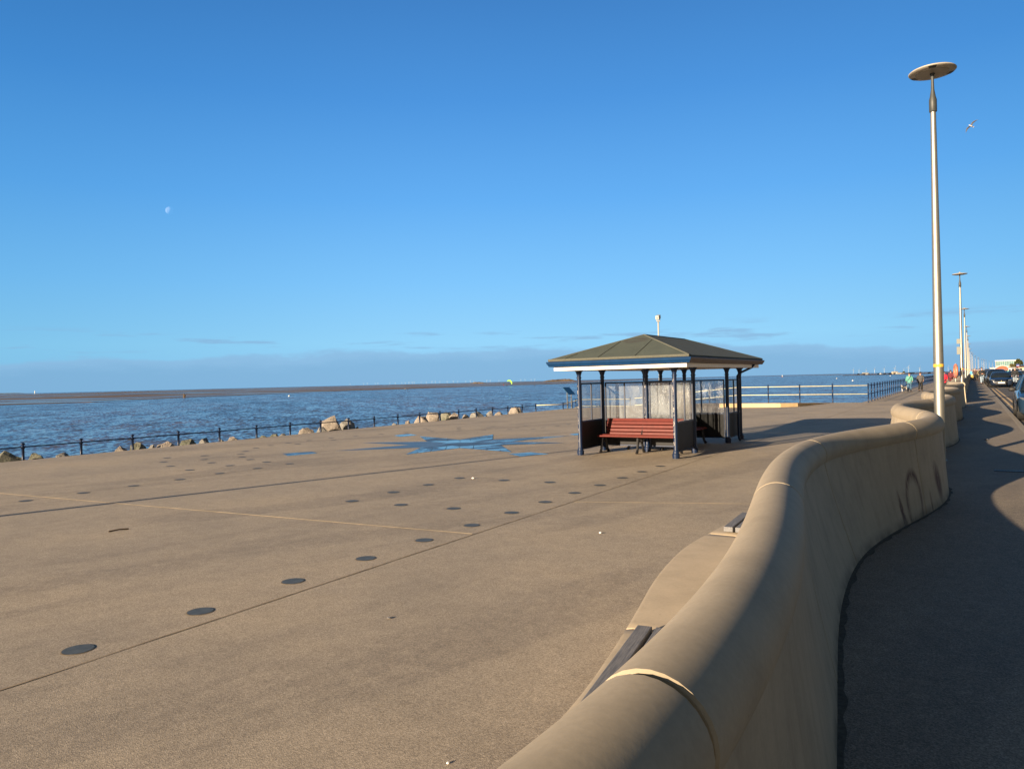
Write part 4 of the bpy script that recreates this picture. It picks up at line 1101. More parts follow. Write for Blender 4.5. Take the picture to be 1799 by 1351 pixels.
# ------------------------------------------------------------------ cars
def make_car(label, loc, rz, paint, h=1.0, w=1.0, ln=1.0, lights='headlight', detail=True, grp='cars parked along the kerb', cat='car', emblem=False):
    t = thing('parked_car', label, cat, loc, rz, grp)
    def sec(y, w_, zh, zb=.2):
        half = [(w_ * .86, zb), (w_ * .97, zb + .08), (w_, .5), (w_, .64), (w_ * .985, zh * .5 + .36), (w_ * .93, zh - .03), (w_ * .82, zh), (w_ * .4, zh + .025)]
        half = [(x, min(z, zh + .03)) for x, z in half]
        pts = [(x, z) for x, z in half] + [(0, zh + .03)] + [(-x, z) for x, z in half[::-1]]
        return [(x * w, y * ln, z * h) for x, z in pts]
    ST = [(0, .60, .56, .3), (.03, .72, .62, .25), (.12, .82, .70, .21), (.3, .87, .76, .2), (.6, .89, .84, .2), (1.1, .9, .94, .2), (1.7, .905, .97, .2), (2.6, .905, .985, .2), (3.4, .89, 1.0, .2), (3.9, .86, .99, .22), (4.12, .8, .95, .26), (4.2, .72, .8, .32)]
    b = B(); loft(b, [sec(*q) for q in ST]); body = obj('body', b, paint, t, True)
    try: body.data.set_sharp_from_angle(angle=R(38))
    except Exception: pass
    G = [(1.0, .80, .72, .97), (1.35, .80, .68, 1.17), (1.8, .80, .63, 1.37), (2.3, .8, .61, 1.445), (3.0, .79, .6, 1.44), (3.5, .77, .59, 1.37), (3.85, .73, .58, 1.2), (4.02, .7, .6, 1.02)]
    def gs(y, wb, wt, zt, z0=.95): return [(x * w, y * ln, z * h) for x, z in ((wb, z0), (wb - (wb - wt) * .55, z0 + (zt - z0) * .6), (wt, zt), (wt * .6, zt + .02), (0, zt + .027), (-wt * .6, zt + .02), (-wt, zt), (-wb + (wb - wt) * .55, z0 + (zt - z0) * .6), (-wb, z0))]
    b = B(); loft(b, [gs(*q) for q in G]); obj('windows', b, M['car_glass'], t, True)
    b = B()
    rs = [[(x * w, y * ln, z * h) for x, z in ((wt + .012, zt - .03), (wt + .01, zt + .008), (wt * .6, zt + .03), (0, zt + .037), (-wt * .6, zt + .03), (-wt - .01, zt + .008), (-wt - .012, zt - .03))] for y, wb, wt, zt in [(1.74, .8, .635, 1.345)] + G[3:6]]
    loft(b, rs); obj('roof', b, paint, t, True)
    for sgn in (-1, 1):
        b = B()
        tube(b, [(sgn * .79 * w, 1.02 * ln, .965 * h), (sgn * .735 * w, 1.35 * ln, 1.16 * h), (sgn * .64 * w, 1.8 * ln, 1.36 * h)], .03, 6)
        tube(b, [(sgn * .80 * w, 2.55 * ln, .96 * h), (sgn * .62 * w, 2.5 * ln, 1.42 * h)], .035, 6)
        tube(b, [(sgn * .76 * w, 3.85 * ln, .98 * h), (sgn * .6 * w, 3.5 * ln, 1.38 * h)], .06, 6)
        obj('pillar', b, paint, t)
        b = B(); tube(b, [(sgn * .86 * w, 1.42 * ln, .97 * h), (sgn * .93 * w, 1.4 * ln, .99 * h)], .025, 6)
        ball(b, (sgn * 1.0 * w, 1.38 * ln, 1.0 * h), .1, 12, (1.15, .6, .75)); obj('mirror', b, M['black_plastic'], t, True)
        if detail:
            b = B(); loft(b, [[(sgn * x * w, y * ln, z * h) for x, y, z in q] for q in (
                ((.50, .035, .60), (.50, .03, .66), (.52, .10, .70), (.52, .12, .60)), ((.72, .10, .62), (.72, .10, .70), (.74, .2, .745), (.74, .22, .62)), ((.83, .24, .66), (.83, .24, .72), (.84, .36, .765), (.84, .36, .66)))])
            obj('headlight', b, M[lights], t)
            b = B(); lathe(b, [(.05, 0), (.055, .03)], 12); b.transform(Matrix.Translation((sgn * .66 * w, .07 * ln, .36 * h)) @ Matrix.Rotation(R(90), 4, 'X')); obj('fog_light', b, M[lights], t)
    for wy in (.80, 3.38):
        for sgn in (-1, 1):
            b = B(); lathe(b, [(.2, -.1), (.3, -.1), (.315, -.06), (.315, .06), (.3, .1), (.2, .1)], 24)
            mt = Matrix.Translation((sgn * (.80 * w), wy * ln, .315)) @ Matrix.Rotation(R(90) * sgn, 4, 'Y'); b.transform(mt)
            wh = obj('wheel', b, M['tyre'], t)
            b = B(); lathe(b, [(.2, .075), (.19, .09), (.05, .07), (.045, .09), (.01, .092)], 16)
            b.transform(mt); obj('rim', b, M['rim'], wh)
            b = B(); nseg = 14
            for i in range(nseg):
                a0, a1 = math.pi * i / nseg, math.pi * (i + 1) / nseg
                xx = sgn * (.905 * w + .004)
                b.faces.new([b.verts.new((xx, wy * ln + r_ * math.cos(a), .31 + r_ * math.sin(a))) for r_, a in ((.33, a0), (.375, a0), (.375, a1), (.33, a1))])
                b.faces.new([b.verts.new((sgn * (.905 * w + .0015), wy * ln + r_ * math.cos(a), .31 + r_ * math.sin(a))) for r_, a in ((.0, a0), (.33, a0), (.33, a1), (.0, a1 + .001))])
            obj('wheel_arch', b, M['black_plastic'], t)
    if detail:
        b = B(); box(b, -.46 * w, -.012, .3 * h, .46 * w, .06, .47 * h, .02); box(b, -.36 * w, -.005, .53 * h, .36 * w, .05, .585 * h, .01); obj('grille', b, M['black_plastic'], t)
        b = B(); box(b, -.26, -.03, .385 * h, .26, -.015, .385 * h + .115, .003); obj('number_plate', b, M['plate'], t)
        b = B(); box(b, -.5 * w, -.006, .505 * h, .5 * w, .03, .522 * h, .004); obj('chrome_strip', b, M['chrome_grey'], t)
        if emblem:
            b = B(); q = [(0, .1), (.06, 0), (0, -.1), (-.06, 0)]; f1 = [b.verts.new((x, -.045, .6 * h + z)) for x, z in q]; f2 = [b.verts.new((x * .6, -.065, .6 * h + z * .6)) for x, z in q]
            b.faces.new(f2[::-1])
            for i in range(4): b.faces.new((f1[i], f1[(i + 1) % 4], f2[(i + 1) % 4], f2[i]))
            obj('emblem', b, M['chrome'], t)
    return t
def paint(name, c): return mat(name, c, .22, var=.04, scale=3, coat=.6, spec=.4)
M['p_navy'] = paint('paint_navy', (.012, .02, .04)); M['p_black'] = paint('paint_black', (.012, .013, .016)); M['p_blue'] = paint('paint_blue', (.014, .035, .07))
M['p_silver'] = paint('paint_silver', (.3, .31, .33)); M['p_white'] = paint('paint_white', (.6, .6, .58)); M['p_red'] = paint('paint_red', (.3, .03, .02)); M['p_grey'] = paint('paint_grey', (.08, .09, .1))
make_car('dark blue car cut by the right edge of the picture, nearest the camera', P(28.2, 2.11, ROAD), ROTZ, M['p_blue'])
make_car('dark hatchback facing the camera, first parked behind the yellow lines', P(82.2, 2.28, ROAD), ROTZ, M['p_navy'], h=1.0, w=1.02, emblem=True)
make_car('taller black car parked directly behind the dark hatchback', P(88.6, 2.1, ROAD), ROTZ, M['p_black'], h=1.18, w=1.03, ln=1.1)
make_car('black car with amber-lit headlights coming along the road at the right edge', P(124, 6.9, ROAD), ROTZ, M['p_black'], lights='amber', grp='cars on the road')
make_car('dark blue car on the road behind the hatchback, left of the man in black', P(112, 4.6, ROAD), ROTZ, M['p_blue'], grp='cars on the road')
far = [(95.5, 2.2, 'p_silver', 1.02), (101.5, 2.15, 'p_grey', 1.05), (108, 2.2, 'p_blue', 1.0), (114.5, 2.1, 'p_black', 1.1), (121, 2.2, 'p_red', 1.0), (128, 2.2, 'p_grey', 1.25), (135, 2.2, 'p_black', 1.0), (143, 2.2, 'p_silver', 1.05), (152, 2.2, 'p_white', 1.2), (162, 2.2, 'p_blue', 1.0), (173, 2.2, 'p_black', 1.1), (190, 2.2, 'p_grey', 1.0), (160, 7.4, 'p_silver', 1.0), (182, 7.6, 'p_white', 1.3), (205, 7.6, 'p_black', 1.0), (240, 2.4, 'p_grey', 1.3), (265, 7.6, 'p_silver', 1.1)]
CN = {'p_silver': 'silver', 'p_grey': 'dark grey', 'p_blue': 'blue', 'p_black': 'black', 'p_red': 'dark red', 'p_white': 'white'}
for s, l, p_, h in far:
    make_car(f"small far {CN[p_]} {'van' if h > 1.18 else 'car'} in the {'parked row behind the hatchback' if l < 3 else 'row on the far side of the road'}", P(s, l, ROAD), ROTZ, M[p_], h=h, detail=s < 130, grp='cars parked along the kerb' if l < 3 else 'cars on the road')

# ------------------------------------------------------------------ people, dog, gull
def skin_mesh(name, verts, edges, radii, m, parent, root=0, sub=1, loc=None, rz=None):
    me = bpy.data.meshes.new(name + '_cage'); me.from_pydata(verts, edges, [])
    o = bpy.data.objects.new('tmp_' + name, me); C.objects.link(o)
    md = o.modifiers.new('skin', 'SKIN'); md.use_smooth_shade = True
    sk = me.skin_vertices[0].data
    for i, r in enumerate(radii):
        sk[i].radius = r if isinstance(r, tuple) else (r, r)
        sk[i].use_root = (i == root)
    if sub:
        sb = o.modifiers.new('sub', 'SUBSURF'); sb.levels = sub; sb.render_levels = sub
    dg = bpy.context.evaluated_depsgraph_get(); ev = o.evaluated_get(dg)
    nm = bpy.data.meshes.new_from_object(ev, depsgraph=dg); nm.materials.clear(); nm.materials.append(m)
    bpy.data.objects.remove(o); bpy.data.meshes.remove(me)
    nm.polygons.foreach_set('use_smooth', [True] * len(nm.polygons))
    r = bpy.data.objects.new(name, nm); C.objects.link(r)
    if parent: r.parent = parent
    if loc is not None: r.location = loc
    if rz is not None: r.rotation_euler = (0, 0, rz)
    return r
def person(label, loc, rz, H=1.72, jacket=('jacket_teal', (.2, .5, .42)), trousers=('jeans', (.08, .15, .22)), hair='hair_grey', hat=None, stride=.22, coat=0.0, arms='walk', bulk=1.0, group=None, far=False, lean=0.0):
    k = H / 1.75
    t = thing('person', label, 'person', loc, rz, group)
    st = stride
    J = dict(pel=(0, 0, .95), spi=(0, 0, 1.12), che=(0, -.01 - lean * .4, 1.34), nek=(0, -.01 - lean * .7, 1.49), hd0=(0, -.03 - lean, 1.58), hd1=(0, -.015 - lean, 1.685),
             hl=(-.09, 0, .88), kl=(-.1, -st * .55 - .03, .49), al=(-.1, -st, .09), tl=(-.11, -st - .16, .035),
             hr=(.09, 0, .88), kr=(.1, st * .3 - .03, .49), ar=(.1, st, .1), tr=(.11, st - .15, .035),
             sl=(-.19, -lean * .5, 1.41), sr=(.19, -lean * .5, 1.41))
    if arms == 'walk': J.update(el=(-.27, .05, 1.15), wl=(-.26, -.1, .95), er=(.27, -.02, 1.15), wr=(.25, -.16, 1.0))
    elif arms == 'front': J.update(el=(-.28, -.03, 1.14), wl=(-.12, -.25, 1.1), er=(.28, -.03, 1.14), wr=(.12, -.25, 1.06))
    else: J.update(el=(-.27, .03, 1.14), wl=(-.27, .0, .9), er=(.27, .03, 1.14), wr=(.27, 0, .9))
    def hand(side):
        w_ = Vector(J['w' + side]); e_ = Vector(J['e' + side]); d = (w_ - e_).normalized(); p = w_ + d * .08
        out = [p]; sx_ = -1 if side == 'l' else 1
        lat = d.cross(Vector((sx_, 0, 0))); lat = lat.normalized() if lat.length > .1 else Vector((0, 1, 0))
        f = []
        for q, ln_ in ((-1.5, .06), (-.5, .075), (.5, .07), (1.5, .055)): f.append((p + lat * q * .018 + d * .02, p + lat * q * .02 + d * ln_ + Vector((-sx_ * .02, 0, 0))))
        th_ = (w_ + d * .03 + lat * .035, w_ + d * .07 + lat * .06)
        return p, f, th_
    vs, es, rs = [], [], []
    idx = {}
    RR = dict(pel=(.14, .1), spi=(.125, .095), che=(.15, .11), nek=.05, hd0=.075, hd1=.082, hl=.085, kl=.058, al=.038, tl=.035, hr=.085, kr=.058, ar=.038, tr=.035, sl=.055, sr=.055, el=.04, er=.04, wl=.026, wr=.026)
    for n_, p in J.items(): idx[n_] = len(vs); vs.append(tuple(q * k for q in p)); r = RR[n_]; rs.append(tuple(x * k for x in r) if isinstance(r, tuple) else r * k)
    for a, b_ in (('pel', 'spi'), ('spi', 'che'), ('che', 'nek'), ('nek', 'hd0'), ('hd0', 'hd1'), ('pel', 'hl'), ('hl', 'kl'), ('kl', 'al'), ('al', 'tl'), ('pel', 'hr'), ('hr', 'kr'), ('kr', 'ar'), ('ar', 'tr'), ('che', 'sl'), ('che', 'sr'), ('sl', 'el'), ('sr', 'er'), ('el', 'wl'), ('er', 'wr')): es.append((idx[a], idx[b_]))
    for side in 'lr':
        p, f, th_ = hand(side)
        vs.append(tuple(p * k)); rs.append(.03 * k); ip = len(vs) - 1; es.append((idx['w' + side], ip))
        if not far:
            for a, b_ in f:
                vs.append(tuple(a * k)); rs.append(.01 * k); es.append((ip, len(vs) - 1)); vs.append(tuple(b_ * k)); rs.append(.008 * k); es.append((len(vs) - 2, len(vs) - 1))
            vs.append(tuple(th_[1] * k)); rs.append(.009 * k); es.append((ip, len(vs) - 1))
    body = skin_mesh('body', vs, es, rs, M['skin'], t, 0, 1)
    def sub(names, edges, radii, nm, m):
        v = [tuple(q * k for q in (J[n_] if isinstance(n_, str) else n_)) for n_ in names]
        r = [tuple(x * k * bulk for x in q) if isinstance(q, tuple) else q * k * bulk for q in radii]
        return skin_mesh(nm, v, edges, r, m, t, 0, 1)
    z0 = .86 - coat
    low = (0, 0, z0)
    jm = cloth(*jacket)
    mid = lambda a, b_, u: tuple(J[a][i] + (J[b_][i] - J[a][i]) * u for i in range(3))
    sub([(0, 0, 1.0), low, 'spi', 'che', mid('che', 'nek', .7), 'sl', 'sr', 'el', 'er', mid('el', 'wl', .92), mid('er', 'wr', .92)],
        [(0, 1), (0, 2), (2, 3), (3, 4), (3, 5), (3, 6), (5, 7), (6, 8), (7, 9), (8, 10)],
        [(.19, .15), (.2 + coat * .15, .16 + coat * .1), (.18, .14), (.19, .145), .075, .085, .085, .065, .065, .05, .05], 'jacket', jm)
    tm = cloth(*trousers)
    sub(['pel', 'hl', 'kl', mid('kl', 'al', .92), 'hr', 'kr', mid('kr', 'ar', .92)], [(0, 1), (1, 2), (2, 3), (0, 4), (4, 5), (5, 6)], [(.16, .12), .105, .08, .07, .105, .08, .07], 'trousers', tm)
    for s_ in 'lr':
        a = Vector(J['a' + s_]) * k; tt = Vector(J['t' + s_]) * k; b = B()
        loft(b, [[(q[0], q[1], q[2]) for q in sc_] for sc_ in [[a + Vector((x, .07, z)) for x, z in ((-.04, -.075), (.04, -.075), (.04, .02), (-.04, .02))], [a + Vector((x, -.02, z)) for x, z in ((-.045, -.08), (.045, -.08), (.042, .03), (-.042, .03))], [tt + Vector((x, 0, z)) for x, z in ((-.045, -.028), (.045, -.028), (.04, .03), (-.04, .03))], [tt + Vector((x, -.05, z)) for x, z in ((-.03, -.026), (.03, -.026), (.025, .005), (-.025, .005))]]])
        obj('shoe', b, M['black_plastic'], t)
    hc = Vector((J['hd1'][0], J['hd1'][1], J['hd1'][2])) * k
    b = B(); ball(b, hc + Vector((0, .018, .012)), .098 * k, 14, (.95, 1.05, 1.0))
    bmesh.ops.delete(b, geom=[v for v in b.verts if v.co.y < hc.y - .035 and v.co.z < hc.z + .045], context='VERTS')
    obj('hair', b, M[hair], t, True)
    if not far:
        b = B()
        ball(b, hc + Vector((0, -.098, -.04)), .014, 8, (.8, 1.2, 1.5)); ball(b, hc + Vector((-.085, 0, -.03)), .022, 8, (.4, .8, 1.3)); ball(b, hc + Vector((.085, 0, -.03)), .022, 8, (.4, .8, 1.3))
        obj('nose_and_ears', b, M['skin'], t, True)
        b = B(); ball(b, hc + Vector((-.032, -.082, -.012)), .01, 8); ball(b, hc + Vector((.032, -.082, -.012)), .01, 8); box(b, hc.x - .022, hc.y - .093, hc.z - .078, hc.x + .022, hc.y - .085, hc.z - .071); obj('eyes_and_mouth', b, M['iron_black'], t)
    if hat:
        b = B(); hm = cloth(*hat); ball(b, hc + Vector((0, .01, .035)), .108 * k, 14, (1, 1.08, .85)); bmesh.ops.delete(b, geom=[v for v in b.verts if v.co.z < hc.z + .02], context='VERTS')
        tube(b, [hc + Vector((0, -.06, .035)), hc + Vector((0, -.15, .03))], [.07, .05], 8)
        obj('hat', b, hm, t, True)
    return t
FACE = ROTZ     # facing back along the promenade, towards the camera
pw = person('woman in mint green jacket and jeans walking towards the camera beside the dog', P(75.2, -4.85, DECK), FACE, 1.70, ('mint', (.11, .33, .27)), ('denim', (.06, .13, .22)), 'hair_grey', ('dark_cap', (.03, .03, .04)), bulk=1.12)
b = B(); tube(b, [(-.14, -.2, 1.02), (-.02, -.2, 1.2), (.12, -.15, 1.42)], .014, 6); obj('bag_strap', b, M['iron_black'], pw)
pm = person('man in charcoal jacket and black trousers walking beside the woman in mint green', P(76.6, -4.05, DECK), FACE, 1.74, ('charcoal', (.07, .07, .075)), ('black_cloth', (.015, .015, .015)), 'hair_grey', ('dark_cap', (.03, .03, .04)), bulk=1.15)
person('woman in a long bright red coat standing behind the wall', P(86, -2.45, DECK), FACE, 1.74, ('red_coat', (.62, .02, .05)), ('black_cloth', (.015, .015, .015)), 'hair_brown', stride=.08, coat=.3, arms='down', bulk=1.18)
person('person in a dark maroon hooded coat beyond the woman in red', P(101, -2.2, DECK), FACE + R(160), 1.85, ('maroon', (.13, .02, .03)), ('black_cloth', (.015, .015, .015)), 'hair_brown', ('maroon', (.13, .02, .03)), coat=.3, stride=.1, bulk=1.2)
person('man in black jacket and pale blue jeans standing by the kerb beside the parked hatchback', P(96.3, .86, 0), FACE + R(25), 1.84, ('black_jacket', (.018, .02, .025)), ('pale_jeans', (.25, .33, .42)), 'hair_brown', arms='front', stride=.12, bulk=1.15)
person('man in black jacket and grey trousers standing in the road with his back turned', P(98.5, 4.0, ROAD), FACE + R(175), 1.86, ('black_jacket', (.018, .02, .025)), ('grey_trousers', (.22, .27, .33)), 'hair_grey', arms='down', stride=.14, bulk=1.2)
person('person in light blue jacket and yellow trousers, far along the pavement', P(136, -.05, 0), FACE, 1.7, ('sky_blue', (.1, .38, .62)), ('yellow_trousers', (.6, .42, .12)), 'hair_brown', far=True)
person('man in dark brown jacket walking on the pavement next to the light blue jacket', P(133, .3, 0), FACE, 1.84, ('brown_jacket', (.07, .04, .035)), ('black_cloth', (.015, .015, .015)), 'hair_grey', far=True)
for i, (s, l, jc, tcx_, lab) in enumerate(((150, .35, ('navy_jacket', (.02, .03, .07)), ('black_cloth', 0), 'person in navy jacket far along the pavement behind the brown jacket'),
    (140, .62, ('dark_green', (.02, .05, .045)), ('black_cloth', 0), 'person in dark green coat far along the pavement near the kerb'),
    (126, .85, ('olive_fur', (.2, .18, .1)), ('black_cloth', 0), 'person in an olive fur-trimmed hood far along the pavement by the parked cars'),
    (158, .7, ('black_jacket', 0), ('grey_trousers', 0), 'person in black jacket far along the pavement, mostly hidden by others'),
    (170, .2, ('charcoal', 0), ('denim', 0), 'tiny person in charcoal far along the pavement near the wall'),
    (168, 5.4, ('navy_jacket', 0), ('black_cloth', 0), 'tiny person in navy crossing the far road'),
    (172, 5.9, ('mint', 0), ('black_cloth', 0), 'tiny person in green crossing the far road'))):
    person(lab, P(s, l, 0 if l < 1.1 else ROAD), FACE + R(20 * i), 1.76, jc, tcx_, 'hair_brown', far=True)
# lead and dog
def dog(label, loc, rz):
    t = thing('dog', label, 'dog', loc, rz)
    J = [(0, .0, .42), (0, -.16, .43), (0, -.30, .44), (0, -.40, .54), (0, -.48, .62), (0, -.58, .60), (0, .16, .43), (0, .27, .42),
         (-.07, -.27, .30), (-.07, -.26, .16), (-.07, -.28, .03), (.07, -.27, .30), (.07, -.22, .16), (.07, -.2, .03),
         (-.07, .24, .32), (-.07, .2, .2), (-.07, .29, .13), (-.07, .27, .03), (.07, .24, .32), (.07, .23, .2), (.07, .33, .13), (.07, .31, .03), (0, .36, .48), (0, .42, .58)]
    E_ = [(0, 1), (1, 2), (2, 3), (3, 4), (4, 5), (0, 6), (6, 7), (2, 8), (8, 9), (9, 10), (2, 11), (11, 12), (12, 13), (7, 14), (14, 15), (15, 16), (16, 17), (7, 18), (18, 19), (19, 20), (20, 21), (7, 22), (22, 23)]
    rr = [.1, .115, .12, .075, .075, .035, .09, .09, .05, .03, .025, .05, .03, .025, .06, .045, .025, .025, .06, .045, .025, .025, .025, .015]
    b_ = skin_mesh('body', [tuple(q * .95 for q in p) for p in J], E_, rr, M['dog'], t, 0, 2)
    for sg in (-1, 1):
        b = B(); ball(b, (sg * .065, -.42, .60), .045, 8, (.4, .8, 1.2)); obj('ear', b, M['iron_black'], t, True)
    b = B(); ball(b, (0, -.585, .575), .016, 8); obj('nose', b, M['iron_black'], t)
    return t
m, nt, bb = newmat('dog_coat', .9)
tcx = nd(nt, 'ShaderNodeTexCoord'); vo = nd(nt, 'ShaderNodeTexNoise'); vo.inputs['Scale'].default_value = 4.2; nt.links.new(tcx.outputs['Object'], vo.inputs['Vector'])
nt.links.new(mixc(nt, mrange(nt, vo.outputs[0], .5, .53), (.6, .57, .52), (.02, .02, .02)), bb.inputs['Base Color']); M['dog'] = m
dog('black and white dog walking by the railing beside the woman in mint green', P(74.3, -5.2, DECK), FACE + R(-25))
b = B(); a = P(74.45, -5.15, DECK + .5); c_ = P(75.0, -5.05, DECK + .9); tube(b, [a, (a + c_) / 2 + Vector((0, 0, -.12)), c_], .008, 5)
tag(obj('dog_lead', b, M['iron_black']), 'dark lead between the dog and the woman in mint green', 'lead')

def gull(label, loc, rz, bank_=25, sc_=1.0):
    t = thing('gull', label, 'bird', loc, rz); t.rotation_euler = (R(0), R(bank_), rz); t.scale = (sc_,) * 3
    b = B(); tube(b, [(0, -.24, 0), (0, -.2, .0), (0, -.13, .005), (0, 0, 0), (0, .12, 0), (0, .24, .01)], [.008, .03, .035, .06, .045, .01], 10); obj('body', b, M['gull_white'], t, True)
    for sg in (-1, 1):
        b = B(); P_ = [(.04, -.06, .09, .03), (.22, -.1, .07, .1), (.38, -.07, .09, .1), (.54, .02, .09, .05), (.66, .12, .13, .0)]
        rows = [[(sg * x, y0_, z + .008), (sg * x, y1_, z), (sg * x, y0_, z - .006)] for x, y0_, y1_, z in P_]
        loft(b, rows); obj('wing', b, M['gull_grey'], t)
    b = B(); rows = [[(-.02, .2, .0), (.02, .2, 0), (.02, .2, .01), (-.02, .2, .01)], [(-.06, .32, 0), (.06, .32, 0), (.06, .32, .006), (-.06, .32, .006)]]; loft(b, rows); obj('tail', b, M['gull_white'], t)
    return t
gl_ = gull('grey and white gull gliding in the blue sky right of the nearest lamp post', (0, 0, 0), 0)
Yg = 62.0; u, v_ = 1704.5 - 899.5, 222.5 - 675.5; U, V = u - v_ * .024, u * .024 + v_
gl_.location = (U * Yg / 1280, Yg, EZ - (V + 5.3) * Yg / 1280); gl_.rotation_euler = (R(-20), R(-38), R(-60))
b = B()
# ------------------------------------------------------------------ moon (a far sunlit sphere seen through the air)
m = bpy.data.materials.new('moon'); m.use_nodes = True; nt = m.node_tree; nt.nodes.remove(nt.nodes['Principled BSDF']); out = nt.nodes['Material Output']
tr = nd(nt, 'ShaderNodeBsdfTransparent'); df = nd(nt, 'ShaderNodeBsdfDiffuse'); ad = nd(nt, 'ShaderNodeAddShader'); mx = nd(nt, 'ShaderNodeMixShader'); ge = nd(nt, 'ShaderNodeNewGeometry')
tcx = nd(nt, 'ShaderNodeTexCoord'); nn_ = noise_n(nt, tcx.outputs['Object'], .006, 4, .6)
nt.links.new(ramp(nt, nn_, [(.4, (.02, .025, .04)), (.6, (.09, .1, .12))]), df.inputs[0])
nt.links.new(tr.outputs[0], ad.inputs[0]); nt.links.new(df.outputs[0], ad.inputs[1])
nt.links.new(ge.outputs['Backfacing'], mx.inputs[0]); nt.links.new(ad.outputs[0], mx.inputs[1]); nt.links.new(tr.outputs[0], mx.inputs[2]); nt.links.new(mx.outputs[0], out.inputs[0])
M['moon'] = m
Ym = 20000; u, v_ = 298.5 - 899.5, 370.5 - 675.5; U, V = u - v_ * .024, u * .024 + v_
b = B(); bmesh.ops.create_uvsphere(b, u_segments=32, v_segments=20, radius=103)
tag(obj('moon', b, M['moon'], smooth=True, loc=(U * Ym / 1280, Ym, EZ - (V + 5.3) * Ym / 1280)), 'faint white half moon in the blue sky on the left', 'moon')

# ------------------------------------------------------------------ far shore and horizon
def far_at(px, Y, z=SEA, py=None):
    py = hz(px) if py is None else py
    u, v = px - 899.5, py - 675.5
    U = u - v * .024
    return Vector((U * Y / 1280, Y, z))
def turbine(label, grp, hub=80.0, rot=0.0):
    t = thing('wind_turbine', label, 'wind turbine', (0, 0, SEA), 0, grp)
    b = B(); lathe(b, [(2.6, 0), (1.7, hub)], 8); obj('tower', b, M['turbine'], t)
    b = B(); box(b, -2, -2.5, hub - 2, 2, 6, hub + 2.5); obj('nacelle', b, M['turbine'], t)
    for k in range(3):
        a = rot + k * 2 * math.pi / 3; d = Vector((math.sin(a), 0, math.cos(a))); n = Vector((d.z, 0, -d.x))
        b = B(); c = Vector((0, -3.5, hub)); L = hub * .58
        loft(b, [[c + d * (L * u) + n * w_ + Vector((0, e_, 0)) for w_, e_ in ((-1.4 * q, 0), (0, .6), (1.9 * q, 0), (0, -.6))] for u, q in ((.02, 1), (.2, 1.3), (.6, .8), (1, .3))])
        obj('blade', b, M['turbine'], t)
    return t
GT = 'wind turbines on the horizon right of the shelter'
T0 = turbine('tallest white wind turbine on the horizon, above the walking couple', GT, 56, .3)
T0.location = far_at(1595.7, 8000)
BIGL = [(1572, 8800, 'second tallest white wind turbine, above the pale buildings on the spit')]
for px, Y, lab in BIGL + [(x, y, 'small pale wind turbine standing on the horizon above the spit') for x, y in ((1499, 10800), (1509, 12400), (1521.5, 11800), (1536.4, 9400), (1553.3, 9500), (1587.5, 14000), (1615.6, 9400), (1665.6, 10500))]:
    dup(T0, far_at(px, Y), (px * 1.7) % 1 * .6, lab, GT)
GT2 = 'tiny wind turbines on the horizon left of the shelter'
T1 = turbine('tiny white wind turbine on the sea horizon left of the shelter', GT2, 48, .9)
xs = [540,618,640,685,700,768,800,838,857,878,897,908,948,978,1010,1030,1055,1098,1133,1158,1204,1230,1250,1325,1345,1395,1520,1545,1580,1600]
T1.location = far_at(450 + xs[0] / 3.27, 21000)
rnd = random.Random(5)
for x_ in xs[1:]: dup(T1, far_at(450 + x_ / 3.27, rnd.choice((19000, 21000, 23000))), 0)

def islet(name, label, px0, px1, Y, h, seed, m, zb=SEA, cat='island'):
    a, c = far_at(px0, Y), far_at(px1, Y); L = (c - a).length; b = B(); n = 40
    rows = []
    for j in range(7):
        v = j / 6; row = []
        for i in range(n + 1):
            u = i / n; prof = (math.sin(math.pi * min(1, max(0, u))) ** .55) * (.62 + .38 * noise.noise(Vector((u * 6, seed, v * 2)))) 
            hh = h * prof * min(1.0, math.sin(math.pi * v) * 1.9) * (1 + .15 * noise.noise(Vector((u * 22, seed + 5, v * 3))))
            row.append(b.verts.new((a.x + (c.x - a.x) * u, Y + (v - .5) * L * .5, zb + max(-.5, hh))))
        rows.append(row)
    for r0_, r1_ in zip(rows, rows[1:]):
        for i in range(n): b.faces.new((r0_[i], r0_[i + 1], r1_[i + 1], r1_[i]))
    o = obj(name, b, m); 
    return tag(o, label, cat)
M['islet'] = mat('red_sandstone', (.17, .12, .1), .9, col2=(.055, .05, .035), scale=.05)
islet('islet', 'small dark rocky islet on the horizon left of the shelter', 825, 854, 2400, 7.5, 1, M['islet'])
islet('islet', 'long low sandstone island just left of the shelter roof', 953, 1016, 2400, 12.5, 2, M['islet'])
M['haze_land'] = mat('far_dune_land', (.12, .13, .13), .9, var=.1, scale=.01)
islet('headland', 'low grey headland at the far left of the horizon', -60, 47, 6000, 12, 4, M['haze_land'], cat='headland')
b = B(); lathe(b, [(3.2, 0), (2.4, 15), (2.9, 15.2), (2.9, 16.2), (2, 16.3), (2, 19), (2.3, 19.1), (.1, 21)], 12)
tag(obj('lighthouse', b, M['white'], smooth=False, loc=far_at(61.5, 5200)), 'tiny white lighthouse on the left horizon', 'lighthouse')

